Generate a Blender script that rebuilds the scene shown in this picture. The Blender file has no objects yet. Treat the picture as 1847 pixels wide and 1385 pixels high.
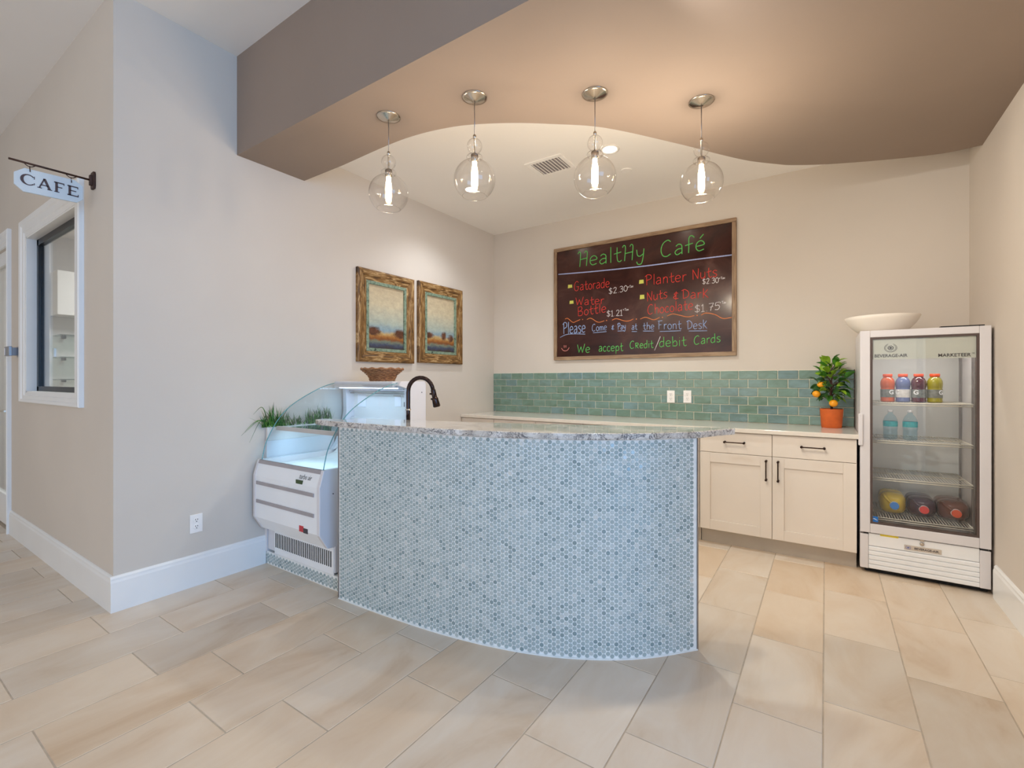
import bpy, bmesh, math, random
from mathutils import Vector, Matrix
R = random.Random(11)
PI = math.pi
C = bpy.context.scene.collection
sc = bpy.context.scene

# ------------------------------------------------------------------ camera, world, lights, exposure
cam = bpy.data.objects.new('camera', bpy.data.cameras.new('camera'))
C.objects.link(cam)
cam.location = (0, 0, 1.30)
cam.rotation_euler = (PI/2, 0, math.atan2(566.5, 845.4))
cam.data.sensor_width = 36.0
cam.data.lens = 845.4/1847*36
cam.data.shift_y = -6.5/1847
cam.data.clip_start = 0.05
sc.camera = cam
sc.view_settings.view_transform = 'Standard'
sc.view_settings.look = 'None'
sc.view_settings.exposure = 0.0
sc.view_settings.gamma = 1.0
sc.view_settings.use_curve_mapping = False
sc.cycles.use_denoising = True
sc.cycles.max_bounces = 10
sc.cycles.diffuse_bounces = 5
sc.cycles.transparent_max_bounces = 24
sc.cycles.sample_clamp_indirect = 6.0
sc.cycles.caustics_reflective = False
sc.cycles.caustics_refractive = False

world = bpy.data.worlds.new('daylight')
sc.world = world
world.use_nodes = True
bg = world.node_tree.nodes['Background']
bg.inputs['Color'].default_value = (0.97, 0.99, 1.0, 1)
bg.inputs['Strength'].default_value = 1.36

def area(name, loc, target, sx, sy, power, col):
    l = bpy.data.lights.new(name, 'AREA'); l.shape = 'RECTANGLE'; l.size = sx; l.size_y = sy
    l.energy = power; l.color = col
    o = bpy.data.objects.new(name, l); C.objects.link(o); o.location = loc
    d = Vector(target)-Vector(loc)
    o.rotation_euler = d.to_track_quat('-Z', 'Y').to_euler()
    return o
# daylight of the lobby's two glazed walls, both far behind the camera
area('lobby_window_daylight_side', (4.9, -1.2, 1.7), (-3.3, -0.2, 1.2), 4.6, 2.6, 215, (0.07, 0.42, 1.0))
area('lobby_window_daylight_rear', (-3.0, -4.7, 1.8), (-1.2, 3.0, 1.2), 3.4, 2.6, 20, (1.0, 0.78, 0.60))
area('lobby_window_daylight_rear_right', (2.6, -4.7, 1.8), (-0.6, 3.0, 1.0), 3.4, 2.6, 5, (0.9, 0.95, 1.0))
# recessed downlights of the cafe ceiling
def spot(name, loc, power, col, size=2.3, rad=0.05, blend=0.8):
    l = bpy.data.lights.new(name, 'SPOT'); l.energy = power; l.color = col; l.spot_size = size; l.spot_blend = blend
    l.shadow_soft_size = rad
    o = bpy.data.objects.new(name, l); C.objects.link(o); o.location = loc
    return o
WARM = (1.0, 0.80, 0.60)
for x, y, z, p, c in ((-1.36, 3.36, 3.03, 72, (0.84, 0.96, 1)), (-2.7, 3.36, 3.03, 50, (0.88, 0.93, 1))):
    spot('downlight_beam', (x, y, z), p, c)

sp = spot('right_wall_fill_beam', (-0.55, 1.78, 2.80), 108, (1.0, 0.95, 0.88), size=1.5, blend=1.0)  # added fill spot, out of view, brightens the right wall and fridge
sp.rotation_euler = (Vector((0.84, 3.5, 1.7))-Vector((-0.55, 1.78, 2.80))).to_track_quat('-Z', 'Y').to_euler()

# ------------------------------------------------------------------ materials
def lin(v):
    v /= 255.0
    return v/12.92 if v <= 0.04045 else ((v+0.055)/1.055)**2.4
def rgb(c): return (lin(c[0]), lin(c[1]), lin(c[2]), 1)
def newmat(name):
    m = bpy.data.materials.new(name); m.use_nodes = True
    nt = m.node_tree; b = nt.nodes['Principled BSDF']
    return m, nt, b
def mix(nt, a, b, fac, blend='MIX'):
    n = nt.nodes.new('ShaderNodeMix'); n.data_type = 'RGBA'; n.blend_type = blend
    for s, v in ((n.inputs[6], a), (n.inputs[7], b), (n.inputs[0], fac)):
        if hasattr(v, 'is_linked') or hasattr(v, 'links'): nt.links.new(v, s)
        elif isinstance(v, tuple): s.default_value = v
        else: s.default_value = v
    return n.outputs[2]
def noise(nt, scale, detail=3, rough=0.5, vec=None, dist=0.0):
    n = nt.nodes.new('ShaderNodeTexNoise'); n.inputs['Scale'].default_value = scale
    n.inputs['Detail'].default_value = detail; n.inputs['Roughness'].default_value = rough
    n.inputs['Distortion'].default_value = dist
    if vec is not None: nt.links.new(vec, n.inputs['Vector'])
    return n.outputs['Fac']
def coords(nt, kind='Object', scale=(1, 1, 1), rnd=False, rot=(0, 0, 0)):
    t = nt.nodes.new('ShaderNodeTexCoord'); mp = nt.nodes.new('ShaderNodeMapping')
    mp.inputs['Scale'].default_value = scale
    mp.inputs['Rotation'].default_value = rot
    nt.links.new(t.outputs[kind], mp.inputs['Vector'])
    if rnd:
        oi = nt.nodes.new('ShaderNodeObjectInfo'); mu = nt.nodes.new('ShaderNodeMath'); mu.operation = 'MULTIPLY'
        mu.inputs[1].default_value = 60
        nt.links.new(oi.outputs['Random'], mu.inputs[0])
        nt.links.new(mu.outputs[0], mp.inputs['Location'])
    return mp.outputs[0]
def ramp(nt, fac, stops, interp='LINEAR'):
    r = nt.nodes.new('ShaderNodeValToRGB'); e = r.color_ramp.elements; r.color_ramp.interpolation = interp
    while len(e) < len(stops): e.new(0.5)
    for k, (p, c) in enumerate(stops):
        e[k].position = p; e[k].color = c if len(c) == 4 else rgb(c)
    nt.links.new(fac, r.inputs[0])
    return r.outputs[0]
def bump(nt, b, h, strength=0.1, dist=0.002):
    n = nt.nodes.new('ShaderNodeBump'); n.inputs['Strength'].default_value = strength
    n.inputs['Distance'].default_value = dist
    nt.links.new(h, n.inputs['Height']); nt.links.new(n.outputs[0], b.inputs['Normal'])
def simple(name, c, rough=0.5, metal=0.0, spec=0.5, var=0.04, nscale=8, bmp=0.0, bscale=200, coat=0.0, **kw):
    m, nt, b = newmat(name)
    v = coords(nt)
    n = noise(nt, nscale, 3, 0.5, v)
    c1 = tuple(max(0, min(255, x*(1-var))) for x in c); c2 = tuple(max(0, min(255, x*(1+var))) for x in c)
    nt.links.new(ramp(nt, n, [(0.3, c1), (0.7, c2)]), b.inputs['Base Color'])
    b.inputs['Roughness'].default_value = rough; b.inputs['Metallic'].default_value = metal
    b.inputs['Specular IOR Level'].default_value = spec
    b.inputs['Coat Weight'].default_value = coat
    if bmp: bump(nt, b, noise(nt, bscale, 2, 0.5, v), bmp)
    for k, x in kw.items(): b.inputs[k].default_value = x
    return m
def emit(name, c, s):
    m, nt, b = newmat(name)
    b.inputs['Base Color'].default_value = rgb(c)
    b.inputs['Emission Color'].default_value = rgb(c); b.inputs['Emission Strength'].default_value = s
    return m
def thin_glass(name, tint, refl=1.0, rough=0.0, base=0.0, film=None):
    # architectural glass: see-through with a Fresnel reflection
    m = bpy.data.materials.new(name); m.use_nodes = True; nt = m.node_tree
    nt.nodes.remove(nt.nodes['Principled BSDF']); out = nt.nodes['Material Output']
    t = nt.nodes.new('ShaderNodeBsdfTransparent'); t.inputs[0].default_value = tint
    g = nt.nodes.new('ShaderNodeBsdfGlossy'); g.inputs['Roughness'].default_value = rough
    # Schlick curve, the same from both sides of the pane
    f = nt.nodes.new('ShaderNodeLayerWeight'); f.inputs[0].default_value = 0.5
    pw = nt.nodes.new('ShaderNodeMath'); pw.operation = 'POWER'; pw.inputs[1].default_value = 4.5
    nt.links.new(f.outputs['Facing'], pw.inputs[0])
    a = nt.nodes.new('ShaderNodeMath'); a.operation = 'MULTIPLY_ADD'; a.use_clamp = True
    a.inputs[1].default_value = 0.9*refl; a.inputs[2].default_value = 0.02+base
    nt.links.new(pw.outputs[0], a.inputs[0])
    mx = nt.nodes.new('ShaderNodeMixShader')
    nt.links.new(a.outputs[0], mx.inputs[0]); nt.links.new(t.outputs[0], mx.inputs[1]); nt.links.new(g.outputs[0], mx.inputs[2])
    nt.links.new(mx.outputs[0], out.inputs[0])
    return m

M = {}
M['wall'] = simple('wall_paint', (212, 203, 192), 0.75, spec=0.25, var=0.012, nscale=1.2, bmp=0.06, bscale=260)
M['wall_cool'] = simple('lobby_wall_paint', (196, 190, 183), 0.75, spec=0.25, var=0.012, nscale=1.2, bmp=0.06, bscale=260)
M['ceil'] = simple('ceiling_paint', (242, 238, 233), 0.85, spec=0.2, var=0.01, nscale=1, bmp=0.05, bscale=200)
M['taupe'] = simple('taupe_bulkhead_paint', (150, 134, 122), 0.7, spec=0.25, var=0.015, nscale=1.5, bmp=0.04, bscale=260)
M['trim'] = simple('white_trim_gloss', (238, 238, 236), 0.35, var=0.01, nscale=3)
M['white'] = simple('white_enamel', (222, 219, 221), 0.35, var=0.01, nscale=4, coat=0.1)
M['white2'] = simple('white_powder_coat', (240, 242, 244), 0.4, var=0.01, nscale=4)
M['liner'] = simple('white_plastic_liner', (225, 226, 224), 0.5, var=0.015, nscale=4)
M['cab'] = simple('cabinet_paint', (232, 222, 210), 0.42, var=0.01, nscale=3)
M['toe'] = simple('toe_kick_laminate', (190, 180, 166), 0.5, var=0.03, nscale=5)
M['quartz'] = simple('pale_quartz', (230, 222, 210), 0.12, var=0.012, nscale=30, coat=0.2)
M['grout'] = simple('floor_grout', (186, 172, 154), 0.85, var=0.05, nscale=20)
M['wgrout'] = simple('white_grout', (236, 238, 236), 0.7, var=0.03, nscale=30)
M['cgrout'] = simple('cream_grout', (244, 238, 220), 0.8, var=0.03, nscale=30)
M['black'] = simple('black_painted_metal', (12, 11, 11), 0.35, var=0.1)
M['dark'] = simple('black_recess', (16, 16, 18), 0.7, var=0.1)
M['gasket'] = simple('brown_grey_gasket', (84, 70, 66), 0.5, var=0.05)
M['bronze'] = simple('oil_rubbed_bronze', (62, 44, 36), 0.22, metal=0.85, var=0.15, nscale=14)
M['faucet'] = simple('dark_bronze_faucet_metal', (58, 46, 44), 0.14, metal=0.9, var=0.12, nscale=20)
M['rust'] = simple('rusty_brown_iron', (72, 50, 42), 0.5, metal=0.5, var=0.2, nscale=20, bmp=0.2)
M['nickel'] = simple('brushed_nickel', (196, 186, 172), 0.22, metal=1.0, var=0.04, nscale=6)
M['steel'] = simple('satin_metal', (150, 146, 146), 0.3, metal=0.9, var=0.04, nscale=6)
M['greybar'] = simple('grey_strip', (164, 158, 160), 0.45, var=0.03)
M['beigebar'] = simple('pale_price_rail', (205, 195, 190), 0.4, var=0.02)
M['terracotta'] = simple('orange_terracotta', (208, 98, 36), 0.6, var=0.05, nscale=20, bmp=0.1)
M['soil'] = simple('potting_soil', (50, 36, 26), 0.95, var=0.3, nscale=60, bmp=0.6, bscale=150)
M['bark'] = simple('dark_bark', (72, 42, 30), 0.8, var=0.25, nscale=60, bmp=0.5)
M['leaf'] = simple('citrus_leaf', (62, 118, 34), 0.38, var=0.25, nscale=25)
M['leaf2'] = simple('citrus_leaf_light', (142, 178, 50), 0.4, var=0.15, nscale=25)
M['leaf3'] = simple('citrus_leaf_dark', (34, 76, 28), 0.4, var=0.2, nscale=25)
M['fruit'] = simple('orange_fruit_skin', (250, 164, 22), 0.45, var=0.05, nscale=20, bmp=0.3, bscale=300)
M['grass'] = simple('artificial_grass', (58, 104, 36), 0.5, var=0.35, nscale=30)
M['grass2'] = simple('artificial_grass_light', (98, 140, 58), 0.5, var=0.3, nscale=30)
M['planter'] = simple('white_planter', (222, 214, 208), 0.5, var=0.02)
M['bowl'] = simple('matte_ceramic', (240, 232, 220), 0.55, var=0.015, nscale=5)
M['sign'] = simple('sign_board_paint', (206, 216, 222), 0.5, var=0.015, nscale=5)
M['signletter'] = simple('sign_letter_paint', (78, 62, 64), 0.5, var=0.05)
M['plate'] = simple('white_wall_plate', (244, 240, 236), 0.35, var=0.01)
M['slot'] = simple('socket_hole', (40, 34, 32), 0.6)
M['paper'] = simple('white_sticker', (240, 242, 248), 0.5, var=0.01)
M['greyprint'] = simple('grey_print', (98, 102, 106), 0.5)
M['badge'] = simple('pale_metal_badge', (206, 196, 184), 0.35, metal=0.3, var=0.02)
M['blueprint'] = simple('blue_print', (48, 84, 176), 0.4)
M['starblue'] = simple('sky_blue_sticker', (30, 110, 190), 0.4)
M['green_disp'] = simple('green_display', (52, 74, 26), 0.25)
M['redprint'] = simple('red_print', (200, 44, 52), 0.4)
M['darkprint'] = simple('dark_print', (56, 50, 54), 0.5)
M['yellow'] = simple('yellow_tape', (226, 206, 64), 0.5)
M['header'] = simple('header_strip_film', (206, 210, 202), 0.35, var=0.01)
M['wire'] = simple('white_coated_wire', (226, 222, 210), 0.4, var=0.02)
M['cap'] = simple('orange_cap', (232, 84, 36), 0.4)
M['jug_blue'] = simple('blue_jug_cap', (70, 140, 226), 0.4)
M['jug_red'] = simple('red_jug_cap', (226, 74, 74), 0.4)
M['jug_orange'] = simple('orange_jug_cap', (224, 92, 60), 0.4)
M['d_orange'] = simple('orange_drink', (202, 88, 40), 0.2, var=0.05, coat=0.5)
M['d_blue'] = simple('pale_blue_drink', (96, 110, 160), 0.2, var=0.05, coat=0.5)
M['d_red'] = simple('dark_red_drink', (82, 12, 26), 0.15, var=0.1, coat=0.6)
M['d_yellow'] = simple('yellow_green_drink', (150, 142, 30), 0.2, var=0.05, coat=0.5)
M['d_brown'] = simple('brown_jug_liquid', (104, 66, 60), 0.25, var=0.08, coat=0.4)
M['d_plum'] = simple('plum_jug_liquid', (70, 48, 62), 0.25, var=0.08, coat=0.4)
M['d_jugyellow'] = simple('yellow_jug_liquid', (206, 178, 64), 0.25, var=0.06, coat=0.4)
M['lab_w'] = simple('white_bottle_label', (214, 214, 216), 0.4, var=0.05, nscale=60)
M['lab_g'] = simple('grey_bottle_label', (120, 124, 122), 0.4, var=0.12, nscale=60)
M['teal_label'] = simple('teal_bottle_label', (30, 160, 170), 0.35, var=0.1, nscale=60)
M['glass_shade'] = thin_glass('clear_blown_glass', (0.985, 0.98, 0.975, 1), 1.0, base=0.03)
M['glass_case'] = thin_glass('clear_case_glass', (0.94, 0.97, 0.985, 1), 0.8)
M['glass_edge'] = simple('green_glass_edge', (96, 156, 160), 0.15, coat=0.4)
M['glass_door'] = thin_glass('fridge_door_glass', (0.97, 0.97, 0.96, 1), 0.9, base=0.015)
M['glass_window'] = thin_glass('window_glass', (0.88, 0.90, 0.90, 1), 1.0)
M['water'] = thin_glass('clear_water_bottle', (0.80, 0.92, 0.97, 1), 1.0, base=0.04)
M['shelfglass'] = thin_glass('shelf_glass', (0.60, 0.70, 0.68, 1), 1.0, base=0.05)
M['bulb'] = emit('glowing_filament_bulb', (255, 208, 158), 44)
M['led'] = emit('led_strip', (204, 226, 255), 5)
M['downlens'] = emit('lit_downlight_lens', (255, 240, 220), 40)
for k, c in dict(g=(96, 200, 96), r=(226, 58, 48), w=(214, 206, 208), b=(150, 172, 214), l=(172, 184, 232), o=(228, 128, 66), p=(226, 140, 130), y=(206, 206, 96)).items():
    M['chalk_'+k] = simple('chalk_'+{'g': 'green', 'r': 'red', 'w': 'white', 'b': 'pale_blue', 'l': 'lavender', 'o': 'orange', 'p': 'pink', 'y': 'yellow'}[k], c, 0.8, var=0.08, nscale=120)

def m_floor_tile():
    m, nt, b = newmat('porcelain_floor_tile')
    v = coords(nt, 'Object', (2.4, 1.0, 1), rnd=True)
    n = noise(nt, 1.7, 5, 0.6, v, 0.8)
    base = ramp(nt, n, [(0.26, (212, 192, 168)), (0.42, (226, 212, 194)), (0.60, (232, 222, 208)), (0.8, (238, 231, 220))])
    oi = nt.nodes.new('ShaderNodeObjectInfo')
    tint = ramp(nt, oi.outputs['Random'], [(0.0, (232, 228, 224)), (0.5, (248, 244, 240)), (1.0, (244, 232, 218))])
    nt.links.new(mix(nt, base, tint, 1.0, 'MULTIPLY'), b.inputs['Base Color'])
    n2 = noise(nt, 14, 4, 0.6, v)
    bump(nt, b, n2, 0.05, 0.003)
    b.inputs['Roughness'].default_value = 0.36
    return m
M['floortile'] = m_floor_tile()
def m_subway():
    m, nt, b = newmat('glazed_teal_tile')
    v = coords(nt, 'Object', (6, 6, 14), rnd=True)
    n = noise(nt, 1.6, 4, 0.6, v, 0.6)
    oi = nt.nodes.new('ShaderNodeObjectInfo')
    a = ramp(nt, oi.outputs['Random'], [(0, (116, 146, 132)), (0.4, (124, 153, 142)), (0.75, (122, 151, 145)), (1, (118, 147, 150))])
    c = ramp(nt, n, [(0.3, (215, 215, 205)), (0.7, (255, 255, 255))])
    nt.links.new(mix(nt, a, c, 1.0, 'MULTIPLY'), b.inputs['Base Color'])
    b.inputs['Roughness'].default_value = 0.14
    b.inputs['Coat Weight'].default_value = 0.3
    bump(nt, b, noise(nt, 0.8, 2, 0.5, v), 0.25, 0.004)
    return m
M['subway'] = m_subway()
def m_penny():
    m, nt, b = newmat('glazed_penny_tile')
    at = nt.nodes.new('ShaderNodeAttribute'); at.attribute_name = 'tint'
    c = ramp(nt, at.outputs['Fac'], [(0.0, (128, 148, 150)), (0.25, (154, 170, 171)), (0.6, (172, 185, 185)), (0.9, (192, 199, 197)), (1.0, (206, 208, 204))])
    nt.links.new(c, b.inputs['Base Color'])
    b.inputs['Roughness'].default_value = 0.16
    b.inputs['Coat Weight'].default_value = 0.4
    return m
M['penny'] = m_penny()
def m_granite():
    m, nt, b = newmat('veined_white_granite')
    v = coords(nt, 'Object', (1, 1, 1.4))
    base = ramp(nt, noise(nt, 9, 5, 0.6, v, 0.5), [(0.3, (178, 168, 158)), (0.5, (212, 206, 198)), (0.7, (236, 234, 232))])
    def vein(scale, w, dist):
        n = noise(nt, scale, 5, 0.65, v, dist)
        s = nt.nodes.new('ShaderNodeMath'); s.operation = 'SUBTRACT'; s.inputs[1].default_value = 0.5; nt.links.new(n, s.inputs[0])
        a = nt.nodes.new('ShaderNodeMath'); a.operation = 'ABSOLUTE'; nt.links.new(s.outputs[0], a.inputs[0])
        return ramp(nt, a.outputs[0], [(0.0, (255, 255, 255)), (w, (0, 0, 0))])
    big = vein(9, 0.030, 1.8)
    gate = ramp(nt, noise(nt, 5, 3, 0.5, v), [(0.36, (0, 0, 0)), (0.50, (255, 255, 255))])
    f1 = mix(nt, big, gate, 1.0, 'MULTIPLY')
    c1 = mix(nt, base, rgb((34, 36, 52)), f1)
    f2 = vein(22, 0.034, 1.2)
    f2b = mix(nt, f2, (0.6, 0.6, 0.6, 1), 1.0, 'MULTIPLY')
    c2 = mix(nt, c1, rgb((92, 86, 92)), f2b)
    sp = noise(nt, 70, 3, 0.6, v)
    spk = ramp(nt, sp, [(0.62, (0, 0, 0)), (0.72, (150, 150, 150))])
    nt.links.new(mix(nt, c2, rgb((110, 102, 100)), spk), b.inputs['Base Color'])
    b.inputs['Roughness'].default_value = 0.08
    b.inputs['Coat Weight'].default_value = 0.5; b.inputs['Coat Roughness'].default_value = 0.04
    return m
M['granite'] = m_granite()
def m_wood(name, c1, c2, c3, scale, rough=0.55, s1=9):
    m, nt, b = newmat(name)
    v = coords(nt, 'Object', scale)
    n = noise(nt, s1, 6, 0.65, v, 1.4)
    nt.links.new(ramp(nt, n, [(0.3, c1), (0.5, c2), (0.68, c3)]), b.inputs['Base Color'])
    b.inputs['Roughness'].default_value = rough
    bump(nt, b, n, 0.35, 0.004)
    return m
M['oak_h'] = m_wood('oak_rail_grain', (108, 82, 60), (150, 122, 94), (178, 152, 122), (0.5, 1, 7), s1=6)
M['oak_v'] = m_wood('oak_stile_grain', (108, 82, 60), (150, 122, 94), (178, 152, 122), (7, 1, 0.5), s1=6)
M['rustic_h'] = m_wood('rustic_frame_rail', (44, 26, 10), (128, 90, 42), (206, 174, 124), (1, 1.2, 8), s1=5)
M['rustic_v'] = m_wood('rustic_frame_stile', (44, 26, 10), (128, 90, 42), (206, 174, 124), (1, 8, 1.2), s1=5)
M['liner_green'] = m_wood('sage_green_painted_wood', (48, 62, 50), (124, 144, 122), (142, 160, 140), (1, 3, 3), s1=7)
M['wicker'] = m_wood('brown_wicker', (70, 42, 24), (148, 98, 60), (204, 156, 108), (6, 6, 30), s1=6)
def m_chalkboard():
    m, nt, b = newmat('chalkboard_surface')
    v = coords(nt, 'Object', (1, 1, 1.6))
    n = noise(nt, 2.2, 5, 0.6, v, 1.2)
    nt.links.new(ramp(nt, n, [(0.3, (44, 20, 18)), (0.55, (64, 33, 27)), (0.8, (92, 58, 50))]), b.inputs['Base Color'])
    nt.links.new(ramp(nt, n, [(0.3, (96, 96, 96)), (0.7, (140, 140, 140))]), b.inputs['Roughness'])
    b.inputs['Specular IOR Level'].default_value = 0.4
    return m
M['chalkboard'] = m_chalkboard()
def m_landscape(name, zb, ys, seed):
    # a loose painted marsh: pale sky, blue haze, rust tree clumps, ochre bank, blue-brown water
    m, nt, b = newmat(name)
    t = nt.nodes.new('ShaderNodeTexCoord'); sp = nt.nodes.new('ShaderNodeSeparateXYZ')
    nt.links.new(t.outputs['Generated'], sp.inputs[0])
    v = nt.nodes.new('ShaderNodeMapping'); v.inputs['Location'].default_value = (seed, seed*2, 0); v.inputs['Scale'].default_value = (1, 0.8, 1.6)
    nt.links.new(t.outputs['Generated'], v.inputs[0])
    def math_(op, a, c):
        n = nt.nodes.new('ShaderNodeMath'); n.operation = op
        for i, x in enumerate((a, c)):
            if hasattr(x, 'links'): nt.links.new(x, n.inputs[i])
            else: n.inputs[i].default_value = x
        return n.outputs[0]
    z = sp.outputs['Z']; y = sp.outputs['Y']
    nz = noise(nt, 5, 6, 0.7, v.outputs[0])
    zz = math_('ADD', z, math_('MULTIPLY', math_('SUBTRACT', nz, 0.5), 0.16))
    col = ramp(nt, zz, [(0.0, (70, 56, 44)), (0.06, (66, 76, 104)), (0.11, (120, 132, 116)), (0.15, (136, 82, 42)), (0.20, (170, 116, 58)), (0.25, (198, 172, 118)), (0.30, (140, 170, 188)), (0.42, (182, 194, 184)), (0.70, (210, 200, 172)), (1.0, (202, 186, 156))])
    # tree clumps
    acc = None
    for (cy, cz, ry, rz) in ys:
        dy = math_('DIVIDE', math_('SUBTRACT', y, cy), ry); dz = math_('DIVIDE', math_('SUBTRACT', z, cz), rz)
        d = math_('ADD', math_('MULTIPLY', dy, dy), math_('MULTIPLY', dz, dz))
        d = math_('ADD', d, math_('MULTIPLY', math_('SUBTRACT', nz, 0.5), 3.2))
        f = math_('SUBTRACT', 1.4, d)
        f = math_('MINIMUM', math_('MAXIMUM', f, 0.0), 1.0)
        acc = f if acc is None else math_('MAXIMUM', acc, f)
    tc = ramp(nt, nz, [(0.35, (58, 36, 26)), (0.6, (110, 66, 42))])
    mott = ramp(nt, noise(nt, 9, 4, 0.7, v.outputs[0]), [(0.3, (226, 220, 216)), (0.7, (255, 252, 244))])
    nt.links.new(mix(nt, mix(nt, col, mott, 1.0, 'MULTIPLY'), tc, acc), b.inputs['Base Color'])
    b.inputs['Roughness'].default_value = 0.5
    bump(nt, b, noise(nt, 40, 3, 0.6, v.outputs[0]), 0.3, 0.002)
    return m
M['art1'] = m_landscape('marsh_painting_a', 0, [(0.12, 0.27, 0.22, 0.07), (0.92, 0.26, 0.2, 0.08)], 1.3)
M['art2'] = m_landscape('marsh_painting_b', 0, [(0.12, 0.29, 0.13, 0.06), (0.62, 0.29, 0.10, 0.08), (0.86, 0.26, 0.12, 0.07)], 4.1)

# ------------------------------------------------------------------ mesh helpers
class MB:
    def __init__(s): s.v = []; s.f = []; s.sm = []
    def add(s, vs, fs, smooth=False):
        o = len(s.v); s.v += [tuple(x) for x in vs]
        for f in fs: s.f.append(tuple(i+o for i in f)); s.sm.append(smooth)
        return s
    def box(s, x0, x1, y0, y1, z0, z1):
        x0, x1 = sorted((x0, x1)); y0, y1 = sorted((y0, y1)); z0, z1 = sorted((z0, z1))
        vs = [(x0, y0, z0), (x1, y0, z0), (x1, y1, z0), (x0, y1, z0), (x0, y0, z1), (x1, y0, z1), (x1, y1, z1), (x0, y1, z1)]
        return s.add(vs, [(3, 2, 1, 0), (4, 5, 6, 7), (0, 1, 5, 4), (1, 2, 6, 5), (2, 3, 7, 6), (3, 0, 4, 7)])
    def prism(s, poly, z0, z1, axis='z', inset=0):
        # poly counter-clockwise in (a,b); extruded along axis
        n = len(poly)
        def P(a, b, c):
            return (a, b, c) if axis == 'z' else ((c, a, b) if axis == 'x' else (a, c, b))
        vs = [P(a, b, z0) for a, b in poly]+[P(a, b, z1) for a, b in poly]
        fs = [tuple(range(n))[::-1], tuple(range(n, 2*n))]+[(i, (i+1) % n, n+(i+1) % n, n+i) for i in range(n)]
        if axis == 'y': fs = [f[::-1] for f in fs]
        return s.add(vs, fs)
    def lathe(s, prof, c=(0, 0, 0), seg=24, axis='z', closed=True, smooth=True, sx=1, sy=1):
        n = len(prof); vs = []
        for r, h in prof:
            for k in range(seg):
                a = 2*PI*k/seg; x = r*math.cos(a)*sx; y = r*math.sin(a)*sy
                if axis == 'z': p = (c[0]+x, c[1]+y, c[2]+h)
                elif axis == 'y': p = (c[0]+x, c[1]-h, c[2]+y)
                else: p = (c[0]+h, c[1]+x, c[2]+y)
                vs.append(p)
        fs = []
        for i in range(n-1):
            for k in range(seg):
                k2 = (k+1) % seg
                fs.append((i*seg+k, i*seg+k2, (i+1)*seg+k2, (i+1)*seg+k))
        s.add(vs, fs, smooth)
        if closed:
            o = len(s.v)-len(vs)
            s.f.append(tuple(o+k for k in range(seg))[::-1]); s.sm.append(False)
            s.f.append(tuple(o+(n-1)*seg+k for k in range(seg))); s.sm.append(False)
        return s
    def cyl(s, a, b, r, seg=12, r2=None, smooth=True):
        return s.tube([a, b], [r, r if r2 is None else r2], seg, smooth)
    def tube(s, pts, r, seg=8, smooth=True, flat=None):
        pts = [Vector(p) for p in pts]; n = len(pts)
        rs = r if isinstance(r, (list, tuple)) else [r]*n
        vs = []; up = None
        for i, p in enumerate(pts):
            d = (pts[min(i+1, n-1)]-pts[max(i-1, 0)])
            if d.length < 1e-9: d = Vector((0, 0, 1))
            d.normalize()
            if up is None:
                up = Vector((0, 0, 1)) if abs(d.z) < 0.9 else Vector((1, 0, 0))
            u = up-d*up.dot(d)
            if u.length < 1e-6: u = Vector((1, 0, 0))-d*d.x
            u.normalize(); w = d.cross(u); up = u
            for k in range(seg):
                a = 2*PI*k/seg
                q = (u*math.cos(a)+w*math.sin(a))*rs[i]
                if flat: q = Vector((q.x*flat[0], q.y*flat[1], q.z*flat[2]))
                vs.append(p+q)
        fs = []
        for i in range(n-1):
            for k in range(seg):
                k2 = (k+1) % seg
                fs.append((i*seg+k, i*seg+k2, (i+1)*seg+k2, (i+1)*seg+k))
        s.add(vs, fs, smooth)
        o = len(s.v)-len(vs)
        s.f.append(tuple(o+k for k in range(seg))[::-1]); s.sm.append(False)
        s.f.append(tuple(o+(n-1)*seg+k for k in range(seg))); s.sm.append(False)
        return s
    def xf(s, mtx):
        s.v = [tuple(mtx @ Vector(p)) for p in s.v]; return s
    def mesh(s, name, mat, off=(0, 0, 0), fix=True):
        me = bpy.data.meshes.new(name)
        me.from_pydata([(p[0]-off[0], p[1]-off[1], p[2]-off[2]) for p in s.v], [], s.f)
        me.polygons.foreach_set('use_smooth', s.sm)
        me.materials.append(mat); me.update()
        if fix:
            bm = bmesh.new(); bm.from_mesh(me); bmesh.ops.recalc_face_normals(bm, faces=bm.faces); bm.to_mesh(me); bm.free()
        return me
def link(name, me, parent=None, loc=(0, 0, 0)):
    o = bpy.data.objects.new(name, me); C.objects.link(o); o.location = loc
    if parent: o.parent = parent
    return o
def bev(o, w=0.003, seg=2):
    m = o.modifiers.new('bevel', 'BEVEL'); m.width = w; m.segments = seg; m.limit_method = 'ANGLE'; m.angle_limit = 0.6
    m.harden_normals = False
    return o
def tag(o, label=None, cat=None, group=None, kind=None):
    if label: o['label'] = label
    if cat: o['category'] = cat
    if group: o['group'] = group
    if kind: o['kind'] = kind
    return o
def thing(name, label, cat, loc, group=None, rz=0):
    o = bpy.data.objects.new(name, None); C.objects.link(o); o.location = loc; o.rotation_euler = (0, 0, rz)
    o.empty_display_size = 0.05
    tag(o, label, cat, group); return o
def wloc(o):
    p = Vector((0, 0, 0))
    while o is not None: p += o.location; o = o.parent
    return p
def part(name, mb, mat, parent, world=True, bevel=0, label=None, kind=None):
    off = wloc(parent) if world else (0, 0, 0)
    o = link(name, mb.mesh(name, mat, off), parent)
    if bevel: bev(o, bevel)
    if label: o['label'] = label
    if kind: o['kind'] = kind
    return o
def struct(name, mb, mat, bevel=0, loc=(0, 0, 0)):
    o = link(name, mb.mesh(name, mat, loc), None, loc); o['kind'] = 'structure'
    if bevel: bev(o, bevel)
    return o
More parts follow.
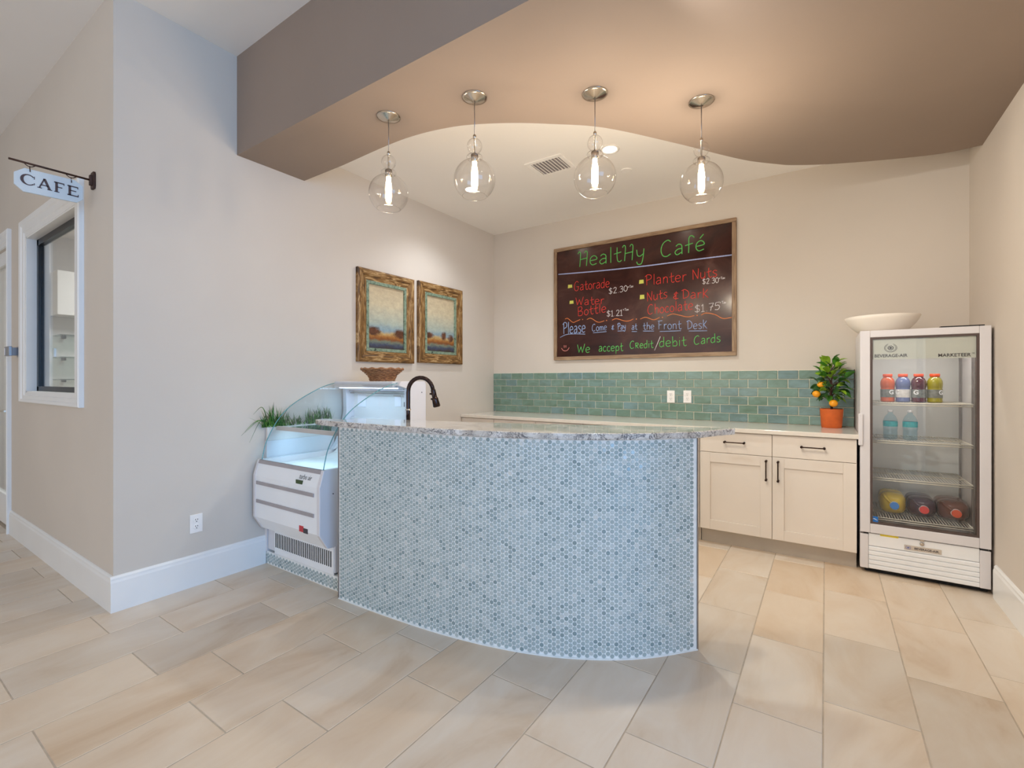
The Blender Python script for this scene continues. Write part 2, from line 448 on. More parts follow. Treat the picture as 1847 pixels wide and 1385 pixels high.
def copy_tree(o, parent=None):
    c = o.copy(); C.objects.link(c)
    if parent: c.parent = parent
    for ch in list(o.children): copy_tree(ch, c)
    return c
def spline(P, n):
    # Catmull-Rom resample
    P = [tuple(p) for p in P]; out = []; m = len(P)
    if m < 3: 
        return [tuple(P[0][j]+(P[1][j]-P[0][j])*t/n for j in range(len(P[0]))) for t in range(n+1)]
    for i in range(m-1):
        p0 = P[i-1] if i else tuple(2*P[0][j]-P[1][j] for j in range(len(P[0])))
        p1, p2 = P[i], P[i+1]
        p3 = P[i+2] if i+2 < m else tuple(2*P[-1][j]-P[-2][j] for j in range(len(P[0])))
        for k in range(n):
            t = k/n
            out.append(tuple(0.5*(2*p1[j]+(p2[j]-p0[j])*t+(2*p0[j]-5*p1[j]+4*p2[j]-p3[j])*t*t+(3*p1[j]-p0[j]-3*p2[j]+p3[j])*t**3) for j in range(len(p1))))
    out.append(P[-1]); return out
def text_mesh(txt, size, depth, mat, mtx, off=(0, 0, 0), sx=1.0, bold=0.0, align='CENTER', shear=0):
    cu = bpy.data.curves.new('t', 'FONT'); cu.body = txt; cu.size = size; cu.extrude = depth; cu.offset = bold
    cu.align_x = align; cu.align_y = 'CENTER'; cu.resolution_u = 3; cu.shear = shear
    o = bpy.data.objects.new('t', cu); C.objects.link(o)
    dg = bpy.context.evaluated_depsgraph_get()
    me = bpy.data.meshes.new_from_object(o.evaluated_get(dg))
    bpy.data.objects.remove(o); bpy.data.curves.remove(cu)
    me.transform(Matrix.Translation(-Vector(off)) @ mtx @ Matrix.Diagonal((sx, 1, 1, 1)))
    me.materials.clear(); me.materials.append(mat)
    return me
FRONT = Matrix.Rotation(PI/2, 4, 'X')          # text reading towards -Y
RIGHTF = Matrix.Rotation(PI/2, 4, 'Z') @ Matrix.Rotation(PI/2, 4, 'X')   # text reading towards +X
def text_part(txt, size, mat, pos, parent, name='lettering', face=FRONT, depth=0.0006, **kw):
    me = text_mesh(txt, size, depth, mat, Matrix.Translation(Vector(pos)) @ face, off=wloc(parent), **kw)
    me.name = name
    return link(name, me, parent)

# ------------------------------------------------------------------ key planes
XL, XR, YB, YW, YS = -3.325, 0.845, 4.572, 0.94, 1.605   # left, right, back, lobby wall, bulkhead face
ZC, ZS, ZO = 3.05, 2.83, 3.50                              # cafe ceiling, bulkhead soffit, lobby ceiling

# ------------------------------------------------------------------ floor with individual tiles
fl = MB().box(-7.2, 5.6, -5.2, YB+0.12, -0.12, -0.0018)
floor = struct('floor', fl, M['grout'])
tw, tl, g = 0.305, 0.61, 0.0034
def tile_mesh(x0, x1, y0, y1):
    mb = MB(); cx, cy = (x0+x1)/2, (y0+y1)/2; a, b = (x1-x0)/2, (y1-y0)/2; e = 0.0025
    vs = [(-a, -b, -0.004), (a, -b, -0.004), (a, b, -0.004), (-a, b, -0.004), (-a, -b, -e), (a, -b, -e), (a, b, -e), (-a, b, -e),
          (-a+e, -b+e, 0), (a-e, -b+e, 0), (a-e, b-e, 0), (-a+e, b-e, 0)]
    mb.add(vs, [(0, 1, 5, 4), (1, 2, 6, 5), (2, 3, 7, 6), (3, 0, 4, 7), (4, 5, 9, 8), (5, 6, 10, 9), (6, 7, 11, 10), (7, 4, 8, 11), (8, 9, 10, 11)])
    return mb, (cx, cy, 0)
full_tile = None
far = MB()
def clipped(k, j):
    x0 = -0.01+tw*k; y0 = (0.455 if k % 2 == 0 else 0.24)+tl*j
    return x0+g/2, x0+tw-g/2, y0+g/2, y0+tl-g/2
for k in range(-24, 19):
    for j in range(-10, 8):
        x0, x1, y0, y1 = clipped(k, j)
        inner = x1 < XR+0.3 and x0 > -6.6 and y1 > 0.1
        nx1 = min(x1, XR) if y0 > 1.6 else x1
        if y0 >= YB-0.02 or nx1-x0 < 0.02: continue
        y1c = min(y1, YB-0.002)
        if x0 < XL-0.02 and y1c > YW+0.02:
            if x1 > XL and y0 > YW: x0n = XL
            elif y0 > YW-0.03: continue
            else: x0n = x0; y1c = YW if x1 < XL+0.02 else y1c
        else: x0n = x0
        if y1c-y0 < 0.02 or nx1-x0n < 0.02: continue
        if x1 < -7.1 or x0 > 5.4 or y0 < -5.1: continue
        if inner:
            isfull = abs(nx1-x1) < 1e-6 and abs(y1c-y1) < 1e-6 and x0n == x0
            if isfull:
                if full_tile is None:
                    mb, _ = tile_mesh(x0, x1, y0, y1); full_tile = mb.mesh('tile', M['floortile'])
                me, c = full_tile, ((x0+x1)/2, (y0+y1)/2, 0)
            else:
                mb, c = tile_mesh(x0n, nx1, y0, y1c); me = mb.mesh('tile', M['floortile'])
            o = link('tile', me, floor, (c[0], c[1], R.uniform(-0.0004, 0.0002)))
        else:
            mb, c = tile_mesh(x0n, nx1, y0, y1c)
            far.add([(p[0]+c[0], p[1]+c[1], p[2]) for p in mb.v], mb.f)
o = link('tile', far.mesh('tile', M['floortile'], fix=False), floor); o['kind'] = 'stuff'

# ------------------------------------------------------------------ walls, ceilings, bulkhead
struct('wall_left', MB().box(XL-0.12, XL, YW+0.004, YB, 0, ZO), M['wall'])
struct('wall_back', MB().box(XL-0.12, XR+0.12, YB, YB+0.12, 0, ZC), M['wall'])
struct('wall_right', MB().box(XR, XR+0.12, YS, YB, 0, ZO), M['wall'])
struct('wall_lobby_right', MB().box(XR+0.12, 5.4, YS, YS+0.12, 0, ZO), M['wall'])
struct('ceiling', MB().box(XL, XR, YS+0.02, YB, ZC, ZC+0.1), M['ceil'])
struct('ceiling_lobby', MB().box(-7.2, 5.6, -5.2, YS+0.12, ZO, ZO+0.1), M['ceil'])
# lobby wall with window and door openings
wx0, wx1, wz0, wz1 = -5.20, -3.97, 1.205, 2.42
dx0, dx1, dz1 = -6.78, -5.87, 2.46
wl = MB()
t = 0.12
wl.box(wx1, XL, YW, YW+0.004, 0, ZO); wl.box(wx1, XL-t, YW+0.004, YW+t, 0, ZO)
wl.box(wx0, wx1, YW, YW+t, 0, wz0); wl.box(wx0, wx1, YW, YW+t, wz1, ZO)
wl.box(dx1, wx0, YW, YW+t, 0, ZO)
wl.box(dx0, dx1, YW, YW+t, dz1, ZO)
wl.box(-7.2, dx0, YW, YW+t, 0, ZO)
struct('wall_lobby', wl, M['wall'])
struct('wall_lobby_left', MB().box(-7.2, -7.1, -5.2, YW, 0, ZO), M['wall_cool'])
# glazed far walls of the lobby (behind the camera)
def glazed(name, n, along, x0, x1, at):
    mb = MB()
    def bx(a0, a1, z0, z1, d=0.10):
        if along == 'x': mb.box(a0, a1, at-d/2, at+d/2, z0, z1)
        else: mb.box(at-d/2, at+d/2, a0, a1, z0, z1)
    bx(x0, x1, 0, 0.25); bx(x0, x1, 3.0, ZO); bx(x0, x1, 2.25, 2.31)
    for k in range(n+1):
        a = x0+(x1-x0)*k/n; w = 0.16 if k % 2 == 0 else 0.05
        bx(max(x0, a-w), min(x1, a+w), 0.25, 3.0)
    struct(name, mb, M['trim'])
glazed('window_3', 10, 'x', -7.1, 5.4, -5.15)
glazed('window_4', 6, 'y', -5.1, YS, 5.45)

soff = [(XL, YS), (XR, YS), (XR, 4.235), (0.652, 4.242), (0.351, 4.146), (0.033, 4.012), (-0.196, 3.879), (-0.293, 3.794), (-0.449, 3.629), (-0.593, 3.426),
        (-0.726, 3.219), (-0.853, 3.031), (-1.021, 2.79), (-1.165, 2.617), (-1.347, 2.466), (-1.547, 2.317), (-1.764, 2.194), (-1.931, 2.134), (-2.127, 2.096), (-2.367, 2.084), (-2.856, 2.10), (XL, 2.10)]
curve = spline(soff[2:21], 5)
pts = [soff[0], soff[1]]+curve+[soff[21]]
sb = MB().prism(pts, ZS, ZC)
sb.box(XL, XR, YS, YS+0.02, ZC, ZO)
struct('ceiling_bulkhead', sb, M['taupe'])

# baseboards (profiled)
BBP = [(0, 0), (0.016, 0), (0.016, 0.165), (0.012, 0.178), (0.012, 0.188), (0.006, 0.198), (0.0, 0.20)]
def bb_x(x, s, y0, y1, name):   # along Y on plane x, sticking out by s
    mb = MB(); n = len(BBP)
    vs = [(x+s*a, y0, b) for a, b in BBP]+[(x+s*a, y1, b) for a, b in BBP]
    mb.add(vs, [tuple(range(n)), tuple(range(n, 2*n))[::-1]]+[(i, (i+1) % n, n+(i+1) % n, n+i) for i in range(n)])
    struct(name, mb, M['trim'])
def bb_y(y, s, x0, x1, name):
    mb = MB(); n = len(BBP)
    vs = [(x0, y+s*a, b) for a, b in BBP]+[(x1, y+s*a, b) for a, b in BBP]
    mb.add(vs, [tuple(range(n)), tuple(range(n, 2*n))[::-1]]+[(i, (i+1) % n, n+(i+1) % n, n+i) for i in range(n)])
    struct(name, mb, M['trim'])
bb_x(XL, 1, YW-0.016, 1.795, 'baseboard_left')
bb_y(YW, -1, -5.745, XL, 'baseboard_lobby')
bb_x(XR, -1, YS, 3.93, 'baseboard_right')
bb_y(YW, -1, -7.1, dx0-0.13, 'baseboard_lobby_left')

# window_1 in the lobby wall: white casing, black frame, glass
def casing(x0, x1, z0, z1, w, wb, y, name, sill=True):
    # moulded picture-frame casing around an opening, proud of the wall (towards -Y)
    steps = [(0.0, 0.012), (0.25, 0.012), (0.3, 0.018), (0.62, 0.018), (0.7, 0.026), (0.93, 0.030), (1.0, 0.024)]
    mb = MB()
    def ring(f):
        a = w*f; bm_ = wb*f
        return [(x0-a, z0-bm_ if sill else 0), (x1+a, z0-bm_ if sill else 0), (x1+a, z1+a), (x0-a, z1+a)]
    vs = []
    for f, h in steps: vs += [(px, y-h, pz) for px, pz in ring(f)]
    vs += [(px, y, pz) for px, pz in ring(1.0)]
    vs = [(px, y, pz) for px, pz in ring(0.0)]+vs
    n = len(steps)+2; fs = []
    for i in range(n-1):
        for k in range(4):
            if not sill and k == 0: continue
            fs.append((i*4+k, i*4+(k+1) % 4, (i+1)*4+(k+1) % 4, (i+1)*4+k))
    mb.add(vs, fs)
    return mb
W1 = struct('window_1', casing(wx0, wx1, wz0, wz1, 0.137, 0.075, YW, 'c'), M['trim'])
jb = MB(); q = 0.012
jb.box(wx0, wx0+q, YW-0.01, YW+t, wz0, wz1); jb.box(wx1-q, wx1, YW-0.01, YW+t, wz0, wz1)
jb.box(wx0, wx1, YW-0.01, YW+t, wz1-q, wz1); jb.box(wx0, wx1, YW-0.01, YW+t, wz0, wz0+q)
part('jamb', jb, M['trim'], W1)
fb = MB(); a = 0.045; y0, y1 = YW+0.048, YW+0.085
fb.box(wx0+q, wx0+q+a, y0, y1, wz0+q, wz1-q); fb.box(wx1-q-a, wx1-q, y0, y1, wz0+q, wz1-q)
fb.box(wx0+q, wx1-q, y0, y1, wz1-q-a, wz1-q); fb.box(wx0+q, wx1-q, y0, y1, wz0+q, wz0+q+a*0.8)
part('frame', fb, M['black'], W1)
part('pane', MB().box(wx0+q+a, wx1-q-a, YW+0.064, YW+0.068, wz0+q+a*0.8, wz1-q-a), M['glass_window'], W1)
# door_1: glazed white door at the far left
D1 = struct('door_1', casing(dx0, dx1, 0, dz1, 0.125, 0, YW, 'c', sill=False), M['trim'])
db = MB(); y0, y1 = YW+0.02, YW+0.06
st = 0.10
db.box(dx0, dx0+st, y0, y1, 0.01, dz1); db.box(dx1-st, dx1, y0, y1, 0.01, dz1)
db.box(dx0+st, dx1-st, y0, y1, dz1-0.12, dz1); db.box(dx0+st, dx1-st, y0, y1, 0.01, 0.28)
part('door_leaf', db, M['trim'], D1, bevel=0.003)
part('pane', MB().box(dx0+st, dx1-st, YW+0.037, YW+0.043, 0.28, dz1-0.12), M['glass_window'], D1)
hb = MB(); hb.cyl((dx0+0.05, y0, 1.0), (dx0+0.05, y0-0.05, 1.0), 0.012); hb.cyl((dx0+0.05, y0-0.045, 1.0), (dx0+0.16, y0-0.045, 1.0), 0.009)
part('door_handle', hb, M['nickel'], D1)
# room behind the lobby wall
struct('wall_store_left', MB().box(-7.2, -7.1, YW+t, 3.3, 0, 2.9), M['wall_cool'])
struct('wall_store_back', MB().box(-7.2, XL-t, 3.3, 3.4, 0, 2.9), M['wall_cool'])
struct('ceiling_store', MB().box(-7.2, XL-t, YW+t, 3.4, 2.9, 2.98), M['ceil'])
struct('floor_store', MB().box(-7.1, XL-t, YW+t, 3.3, -0.004, 0.0), M['floortile'])
nb = MB()
nb.box(-7.1, -7.0, YW+t, 1.44, 0, 2.9)          # pier
nb.box(-7.1, -6.75, 1.44, 2.6, 2.0, 2.47)       # boxed header above the niche
nb.box(-7.1, -7.06, 1.44, 2.6, 0.9, 2.0)
struct('trim_1', nb, M['ceil'], 0.004)
area('store_room_fill', (-5.3, 2.2, 2.85), (-5.6, 2.2, 0), 1.6, 0.8, 70, (0.95, 0.98, 1.0))  # added unseen lamp that brightens the room behind the window
for i, z in enumerate((1.79, 1.55, 1.31)):
    s = thing('glass_shelf', ('top', 'middle', 'bottom')[i]+' glass shelf on dark clips seen through the lobby window', 'shelf', (-7.06, 1.47, z))
    part('pane', MB().box(-7.058, -6.80, 1.47, 2.3, z-0.005, z+0.005), M['shelfglass'], s)
    for yy in (1.55, 2.1):
        part('bracket', MB().box(-7.06, -6.98, yy-0.012, yy+0.012, z-0.03, z-0.005), M['black'], s)

# ------------------------------------------------------------------ backsplash tiles
GR = struct('trim_2', MB().box(XL+0.001, 0.187, YB-0.006, YB, 0.932, 1.386), M['cgrout'])
GR['label'] = 'teal subway tile backsplash bedded in cream grout'
tx, tz, gg = 0.1513, 0.0755, 0.0058
fullt = None
def sub_mesh(w, h):
    a, b, e, d = w/2, h/2, 0.003, 0.007
    mb = MB()
    vs = [(-a, 0, -b), (a, 0, -b), (a, 0, b), (-a, 0, b), (-a, -d+0.002, -b), (a, -d+0.002, -b), (a, -d+0.002, b), (-a, -d+0.002, b), (-a+e, -d, -b+e), (a-e, -d, -b+e), (a-e, -d, b-e), (-a+e, -d, b-e)]
    mb.add(vs, [(0, 1, 5, 4), (1, 2, 6, 5), (2, 3, 7, 6), (3, 0, 4, 7), (4, 5, 9, 8), (5, 6, 10, 9), (6, 7, 11, 10), (7, 4, 8, 11), (8, 9, 10, 11)])
    return mb.mesh('tile', M['subway'])
for row in range(6):
    z0 = 1.3855-tz*(row+1)+gg/2; z1 = z0+tz-gg
    x = (-3.216 if row % 2 == 0 else -3.292)-tx
    while x < 0.185:
        a0 = max(x+gg/2, XL+0.003); a1 = min(x+tx-gg/2, 0.183)
        if a1-a0 > 0.008:
            if abs((a1-a0)-(tx-gg)) < 1e-4:
                if fullt is None: fullt = sub_mesh(tx-gg, tz-gg)
                me = fullt
            else: me = sub_mesh(a1-a0, z1-z0)
            link('tile', me, GR, ((a0+a1)/2, YB-0.006+R.uniform(-0.0006, 0.0004), (z0+z1)/2))
        x += tx
part('edge_trim', MB().box(0.183, 0.187, YB-0.015, YB, 0.932, 1.387), M['bronze'], GR)

# ------------------------------------------------------------------ back cabinets and counter
DY = 3.965
def handle(p, length, vertical, parent):
    mb = MB(); h = length/2; x, y, z = p; off = 0.032
    def P(s, o): return (x, y-o, z+s) if vertical else (x+s, y-o, z)
    mb.tube([P(-h, off), P(-h*0.92, off), P(h*0.92, off), P(h, off)], [0.005, 0.0045, 0.0045, 0.005], 8)
    for s in (-h+0.008, h-0.008):
        mb.tube([P(s, 0), P(s, 0.004), P(s, off-0.004), P(s, off+0.005)], [0.0085, 0.006, 0.006, 0.0085], 8)
    part('handle', mb, M['bronze'], parent, label='dark bronze bar pull')
def shaker(x0, x1, z0, z1, w=0.076):
    # recessed-panel door with bevelled inner edge
    mb = MB(); th = 0.019; rec = 0.009
    yf = DY; xi0, xi1, zi0, zi1 = x0+w, x1-w, z0+w, z1-w
    mb.box(x0, xi0, yf, yf+th, z0, z1); mb.box(xi1, x1, yf, yf+th, z0, z1)
    mb.box(xi0, xi1, yf, yf+th, z0, zi0); mb.box(xi0, xi1, yf, yf+th, zi1, z1)
    mb.box(xi0, xi1, yf+rec, yf+th, zi0, zi1)
    return mb
def cabinet(x0, x1, ndoors, label):
    T = thing('base_cabinet', label, 'cabinet', ((x0+x1)/2, 4.25, 0), 'white shaker base cabinets under the back counter')
    part('body', MB().box(x0+0.001, x1-0.001, DY+0.021, YB-0.012, 0.115, 0.898), M['cab'], T)
    part('toe_kick', MB().box(x0+0.001, x1-0.001, 4.035, 4.05, 0.0, 0.115), M['toe'], T)
    w = (x1-x0)/ndoors; gp = 0.0018
    for k in range(ndoors):
        a, b = x0+w*k+gp, x0+w*(k+1)-gp
        d = part('drawer', MB().box(a, b, DY, DY+0.019, 0.7345, 0.8945), M['cab'], T, bevel=0.002)
        handle(((a+b)/2, DY, 0.822), 0.152, False, d)
        d = part('door', shaker(a, b, 0.122, 0.731), M['cab'], T, bevel=0.0018)
        hx = b-0.036 if (k == 0 and ndoors > 1) else a+0.038
        handle((hx, DY, 0.63), 0.155, True, d)
cabinet(-0.842, 0.176, 2, 'white two-door base cabinet between the mosaic bar and the drinks fridge')
cabinet(-1.865, -0.846, 2, 'white base cabinet behind the right half of the mosaic bar')
cabinet(-2.888, -1.869, 2, 'white base cabinet behind the middle of the mosaic bar')
cabinet(-3.32, -2.892, 1, 'narrow white base cabinet in the left back corner')
o = link('counter_worktop', MB().box(XL+0.003, 0.187, 3.945, YB-0.007, 0.900, 0.932).mesh('counter_worktop', M['quartz']))
bev(o, 0.003); tag(o, 'pale cream stone worktop along the tiled back wall', 'worktop')

# ------------------------------------------------------------------ wall outlets
def outlet(pos, face, label, group):
    T = thing('wall_outlet', label, 'outlet', pos, group, 0 if face == 'y' else PI/2)
    part('plate', MB().box(-0.036, 0.036, -0.006, 0, -0.058, 0.058), M['plate'], T, world=False, bevel=0.002)
    for s in (-1, 1):
        f = MB().lathe([(0.0175, 0), (0.0175, 0.003), (0.016, 0.004)], (0, -0.005, s*0.0205), 16, axis='y')
        r = part('receptacle', f, M['plate'], T, world=False)
        mb = MB()
        mb.box(-0.0075, -0.0045, -0.0098, -0.008, s*0.0205+0.001, s*0.0205+0.009); mb.box(0.0045, 0.0075, -0.0098, -0.008, s*0.0205+0.001, s*0.0205+0.009)
        mb.box(-0.0025, 0.0025, -0.0098, -0.008, s*0.0205-0.010, s*0.0205-0.005)
        part('slot', mb, M['slot'], r, world=False)
    return T
outlet((-1.229, YB-0.013, 1.146), 'y', 'left one of two white outlets on the teal backsplash', None)
outlet((-1.078, YB-0.013, 1.148), 'y', 'right one of two white outlets on the teal backsplash', None)
outlet((XL, 1.356, 0.393), 'x', 'white outlet low on the plain left wall above the baseboard', None)

# ------------------------------------------------------------------ the curved mosaic bar
base_pts = [(-2.415, 1.748), (-2.003, 1.763), (-1.623, 1.797), (-1.316, 1.856), (-1.058, 1.943), (-0.836, 2.065), (-0.672, 2.200), (-0.516, 2.377)]
arc = spline(base_pts, 10)
def chordY(x): return 2.055+(x+2.3)*(2.60-2.055)/(1.87)
BAR = thing('bar_counter', 'curved bar counter clad in blue-grey penny mosaic with a granite ledge', 'bar', (-1.4, 2.05, 0))
body = list(arc)+[(-0.62, 2.47), (-0.90, 2.42), (-1.4, 2.27), (-2.0, 2.10), (-2.415, 1.98)]
part('body', MB().prism(body, 0, 1.024), M['wgrout'], BAR)
# penny tiles
pitch = 0.0223; rad = 0.0098
seg_len = [0]
for i in range(1, len(arc)): seg_len.append(seg_len[-1]+math.dist(arc[i], arc[i-1]))
L = seg_len[-1]
def at_arc(s):
    i = 1
    while i < len(arc)-1 and seg_len[i] < s: i += 1
    t_ = (s-seg_len[i-1])/(seg_len[i]-seg_len[i-1]); p, q_ = arc[i-1], arc[i]
    d = Vector((q_[0]-p[0], q_[1]-p[1])).normalized()
    return (p[0]+(q_[0]-p[0])*t_, p[1]+(q_[1]-p[1])*t_), d
def pennies(cols, zlo, zhi, name, parent):
    vs = []; fs = []; tint = []; sm = []
    SEG = 10
    cs = [(math.cos(2*PI*k/SEG), math.sin(2*PI*k/SEG)) for k in range(SEG)]
    for ci, (p, d) in enumerate(cols):
        nx, ny = d[1], -d[0]      # outward (towards camera side)
        z = zlo+rad+0.001+(pitch/2 if ci % 2 else 0)
        while z+rad < zhi:
            o = len(vs); tt = min(1, max(0, R.gauss(0.50, 0.17))) if R.random() > 0.05 else 0.05
            tx_, tz_ = R.gauss(0, 0.0003), R.gauss(0, 0.0003)
            for rr, h in ((rad, 0.0), (rad, 0.0016), (rad*0.86, 0.0026)):
                for c, s_ in cs:
                    hh = h+(tx_*c+tz_*s_ if h else 0)
                    vs.append((p[0]+d[0]*rr*c+nx*hh, p[1]+d[1]*rr*c+ny*hh, z+rr*s_))
            for i in range(2):
                for k in range(SEG):
                    k2 = (k+1) % SEG; fs.append((o+i*SEG+k, o+i*SEG+k2, o+(i+1)*SEG+k2, o+(i+1)*SEG+k)); sm.append(False)
            fs.append(tuple(o+2*SEG+k for k in range(SEG))); sm.append(False)
            tint += [tt]*(3*SEG)
            z += pitch
    off = wloc(parent)
    me = bpy.data.meshes.new(name)
    me.from_pydata([(v[0]-off.x, v[1]-off.y, v[2]-off.z) for v in vs], [], fs)
    a_ = me.attributes.new('tint', 'FLOAT', 'POINT'); a_.data.foreach_set('value', tint)
    me.materials.append(M['penny']); me.update()
    o = link(name, me, parent); o['kind'] = 'stuff'; return o
ncol = int((L-0.012)/(pitch*0.866))
cols = []
for k in range(ncol):
    p, d = at_arc(0.012+rad+k*pitch*0.866)
    cols.append((p, (d.x, d.y)))
cols = [c for i, c in enumerate(cols) if 0.012+rad+i*pitch*0.866 < L-0.014]
pennies(cols, 0.006, 1.022, 'penny_tile', BAR)
# metal edge strips at both ends and white base caulk
e0, e1 = arc[0], arc[-1]
part('edge_strip', MB().box(e0[0]-0.003, e0[0]+0.003, e0[1]-0.004, e0[1]+0.06, 0, 1.024), M['steel'], BAR)
d_ = Vector((e1[0]-arc[-2][0], e1[1]-arc[-2][1])).normalized(); n_ = Vector((d_.y, -d_.x))
ep = [(e1[0]+d_.x*a_+n_.x*b_, e1[1]+d_.y*a_+n_.y*b_) for a_, b_ in ((-0.004, 0.004), (0.003, 0.004), (0.003, -0.03), (-0.004, -0.03))]
part('edge_strip', MB().prism(ep[::-1], 0, 1.024), M['steel'], BAR)
cau = MB()
def off_arc(pl, dist):
    out = []
    for i, p in enumerate(pl):
        a_ = pl[max(0, i-1)]; b_ = pl[min(len(pl)-1, i+1)]; d = Vector((b_[0]-a_[0], b_[1]-a_[1])).normalized()
        out.append((p[0]+d.y*dist, p[1]-d.x*dist))
    return out
oa = off_arc(arc, 0.005)
cau.prism(oa+off_arc(arc, -0.002)[::-1], 0, 0.006)
part('caulk_line', cau, M['wgrout'], BAR)
# granite slab: D shape, straight rear, curved front, cut short beside the display case
fr = [(-2.665, 1.80), (-2.652, 1.748), (-2.60, 1.730), (-2.41, 1.728)]+off_arc(spline(base_pts[1:], 6), 0.026)+[(-0.44, 2.50), (-0.384, 2.60), (-0.386, 2.628)]
rear = [(-0.43, 2.632), (-0.71, 2.512), (-1.04, 2.385), (-1.374, 2.262), (-1.777, 2.14), (-2.1, 2.065), (-2.30, 2.03), (-2.50, 1.965), (-2.502, 1.845), (-2.665, 1.835)]
slab = MB().prism(fr+rear, 1.024, 1.056)
o = part('granite_ledge', slab, M['granite'], BAR, bevel=0.006, label='speckled granite ledge top')

# low work counter behind the bar, hidden, carrying the tap
ang = math.atan2(0.545, 1.87)
WC = thing('sink_counter', 'low sink counter tucked behind the curved bar', 'counter', (-1.72, 2.42, 0), rz=ang)
part('body', MB().box(-0.60, 0.62, -0.15, 0.30, 0, 0.88), M['cab'], WC, world=False)
part('worktop', MB().box(-0.62, 0.64, -0.16, 0.31, 0.88, 0.91), M['quartz'], WC, world=False, bevel=0.002)

# gooseneck tap
fx, fy = -2.235, 2.135
TAP = thing('gooseneck_faucet', 'dark bronze gooseneck faucet rising behind the left end of the bar ledge', 'faucet', (fx, fy, 0.91))
part('base', MB().lathe([(0.028, 0), (0.028, 0.006), (0.018, 0.012), (0.016, 0.05)], (fx, fy, 0.91), 20), M['faucet'], TAP)
dirx, diry = 0.83, 0.557
path = [(fx, fy, 0.95), (fx, fy, 1.10), (fx, fy, 1.22)]
rr = 0.080
for k in range(0, 13):
    a_ = PI-k*(PI*0.96)/12
    path.append((fx+(rr+rr*math.cos(a_))*dirx, fy+(rr+rr*math.cos(a_))*diry, 1.228+rr*math.sin(a_)*1.12))
part('neck', MB().tube(path, 0.0132, 16), M['faucet'], TAP)
part('collar', MB().lathe([(0.0135, -0.006), (0.0175, -0.004), (0.0175, 0.004), (0.0135, 0.006)], (fx, fy, 1.112), 20), M['nickel'], TAP)
e = Vector(path[-1]); dn = (Vector(path[-1])-Vector(path[-2])).normalized()
part('spray_head', MB().tube([e-dn*0.004, e+dn*0.004, e+dn*0.008, e+dn*0.052, e+dn*0.058, e+dn*0.066, e+dn*0.108, e+dn*0.114], [0.0135, 0.0165, 0.0155, 0.0165, 0.021, 0.0205, 0.024, 0.018], 18), M['faucet'], TAP)
sd = Vector((-dirx, -diry, 0))
for q1 in (0.028, 0.062): part('button', MB().cyl(e+dn*q1+sd*0.012, e+dn*(q1-0.002)+sd*0.027, 0.0062, 10), M['faucet'], TAP)

# mosaic plinth under the display case
PL = thing('display_plinth', 'low blue-grey penny mosaic plinth under the glass display case', 'plinth', (-2.9, 2.2, 0))
part('body', MB().box(XL+0.001, -2.425, 1.800, 2.62, 0, 0.089), M['wgrout'], PL)
pc = []
x = XL+0.02; 
while x < -2.44: pc.append(((x, 1.800), (1, 0))); x += pitch*0.866
pennies(pc, 0.004, 0.089, 'penny_tile', PL)

# ------------------------------------------------------------------ refrigerated glass display case
CX0, CX1 = -3.262, -2.53
CASE = thing('display_case', 'white refrigerated display case with curved glass left of the mosaic bar', 'display case', (-2.9, 2.1, 0.09))
low = [(1.754, 0.272), (1.84, 0.262), (2.55, 0.262), (2.55, 0.70), (1.80, 0.70), (1.74, 0.752), (1.728, 0.752), (1.700, 0.647), (1.700, 0.362)]
XB0 = -3.295
part('lower_body', MB().prism(low, XB0+0.03, CX1-0.03, axis='x'), M['white2'], CASE)
sidep = [(1.752, 0.270), (1.84, 0.262), (2.56, 0.262), (2.56, 0.752), (1.727, 0.752), (1.697, 0.649), (1.697, 0.360)]
part('side_panel', MB().prism(sidep, CX1-0.03, CX1, axis='x'), M['white'], CASE, bevel=0.004)
part('side_panel', MB().prism(sidep, XB0, XB0+0.03, axis='x'), M['white'], CASE, bevel=0.004)
for z in (0.600, 0.475):
    part('trim_strip', MB().box(XB0+0.045, CX1-0.06, 1.694, 1.701, z-0.011, z+0.011), M['greybar'], CASE, label='grey horizontal strip')
sl = Vector((0, 1.728-1.700, 0.752-0.647)).normalized()
rb = MB().prism([(1.7185, 0.728), (1.7255, 0.752), (1.734, 0.752), (1.726, 0.728)], XB0+0.03, CX1-0.03, axis='x')
part('glass_rail', rb, M['greybar'], CASE)
part('base_panel', MB().box(XB0+0.002, CX1+0.004, 1.803, 1.825, 0.105, 0.27), M['white'], CASE)
part('grille_panel', MB().box(-3.20, -2.535, 1.797, 1.803, 0.092, 0.262), M['white2'], CASE)
vs_ = MB()
for k in range(31):
    x = -3.183+k*0.0207; vs_.box(x-0.0045, x+0.0045, 1.7955, 1.7985, 0.138, 0.236)
part('vent_slot', vs_, M['dark'], CASE, kind='stuff')
part('chassis', MB().box(XB0+0.01, CX1-0.01, 1.825, 2.55, 0.09, 0.262), M['steel'], CASE)
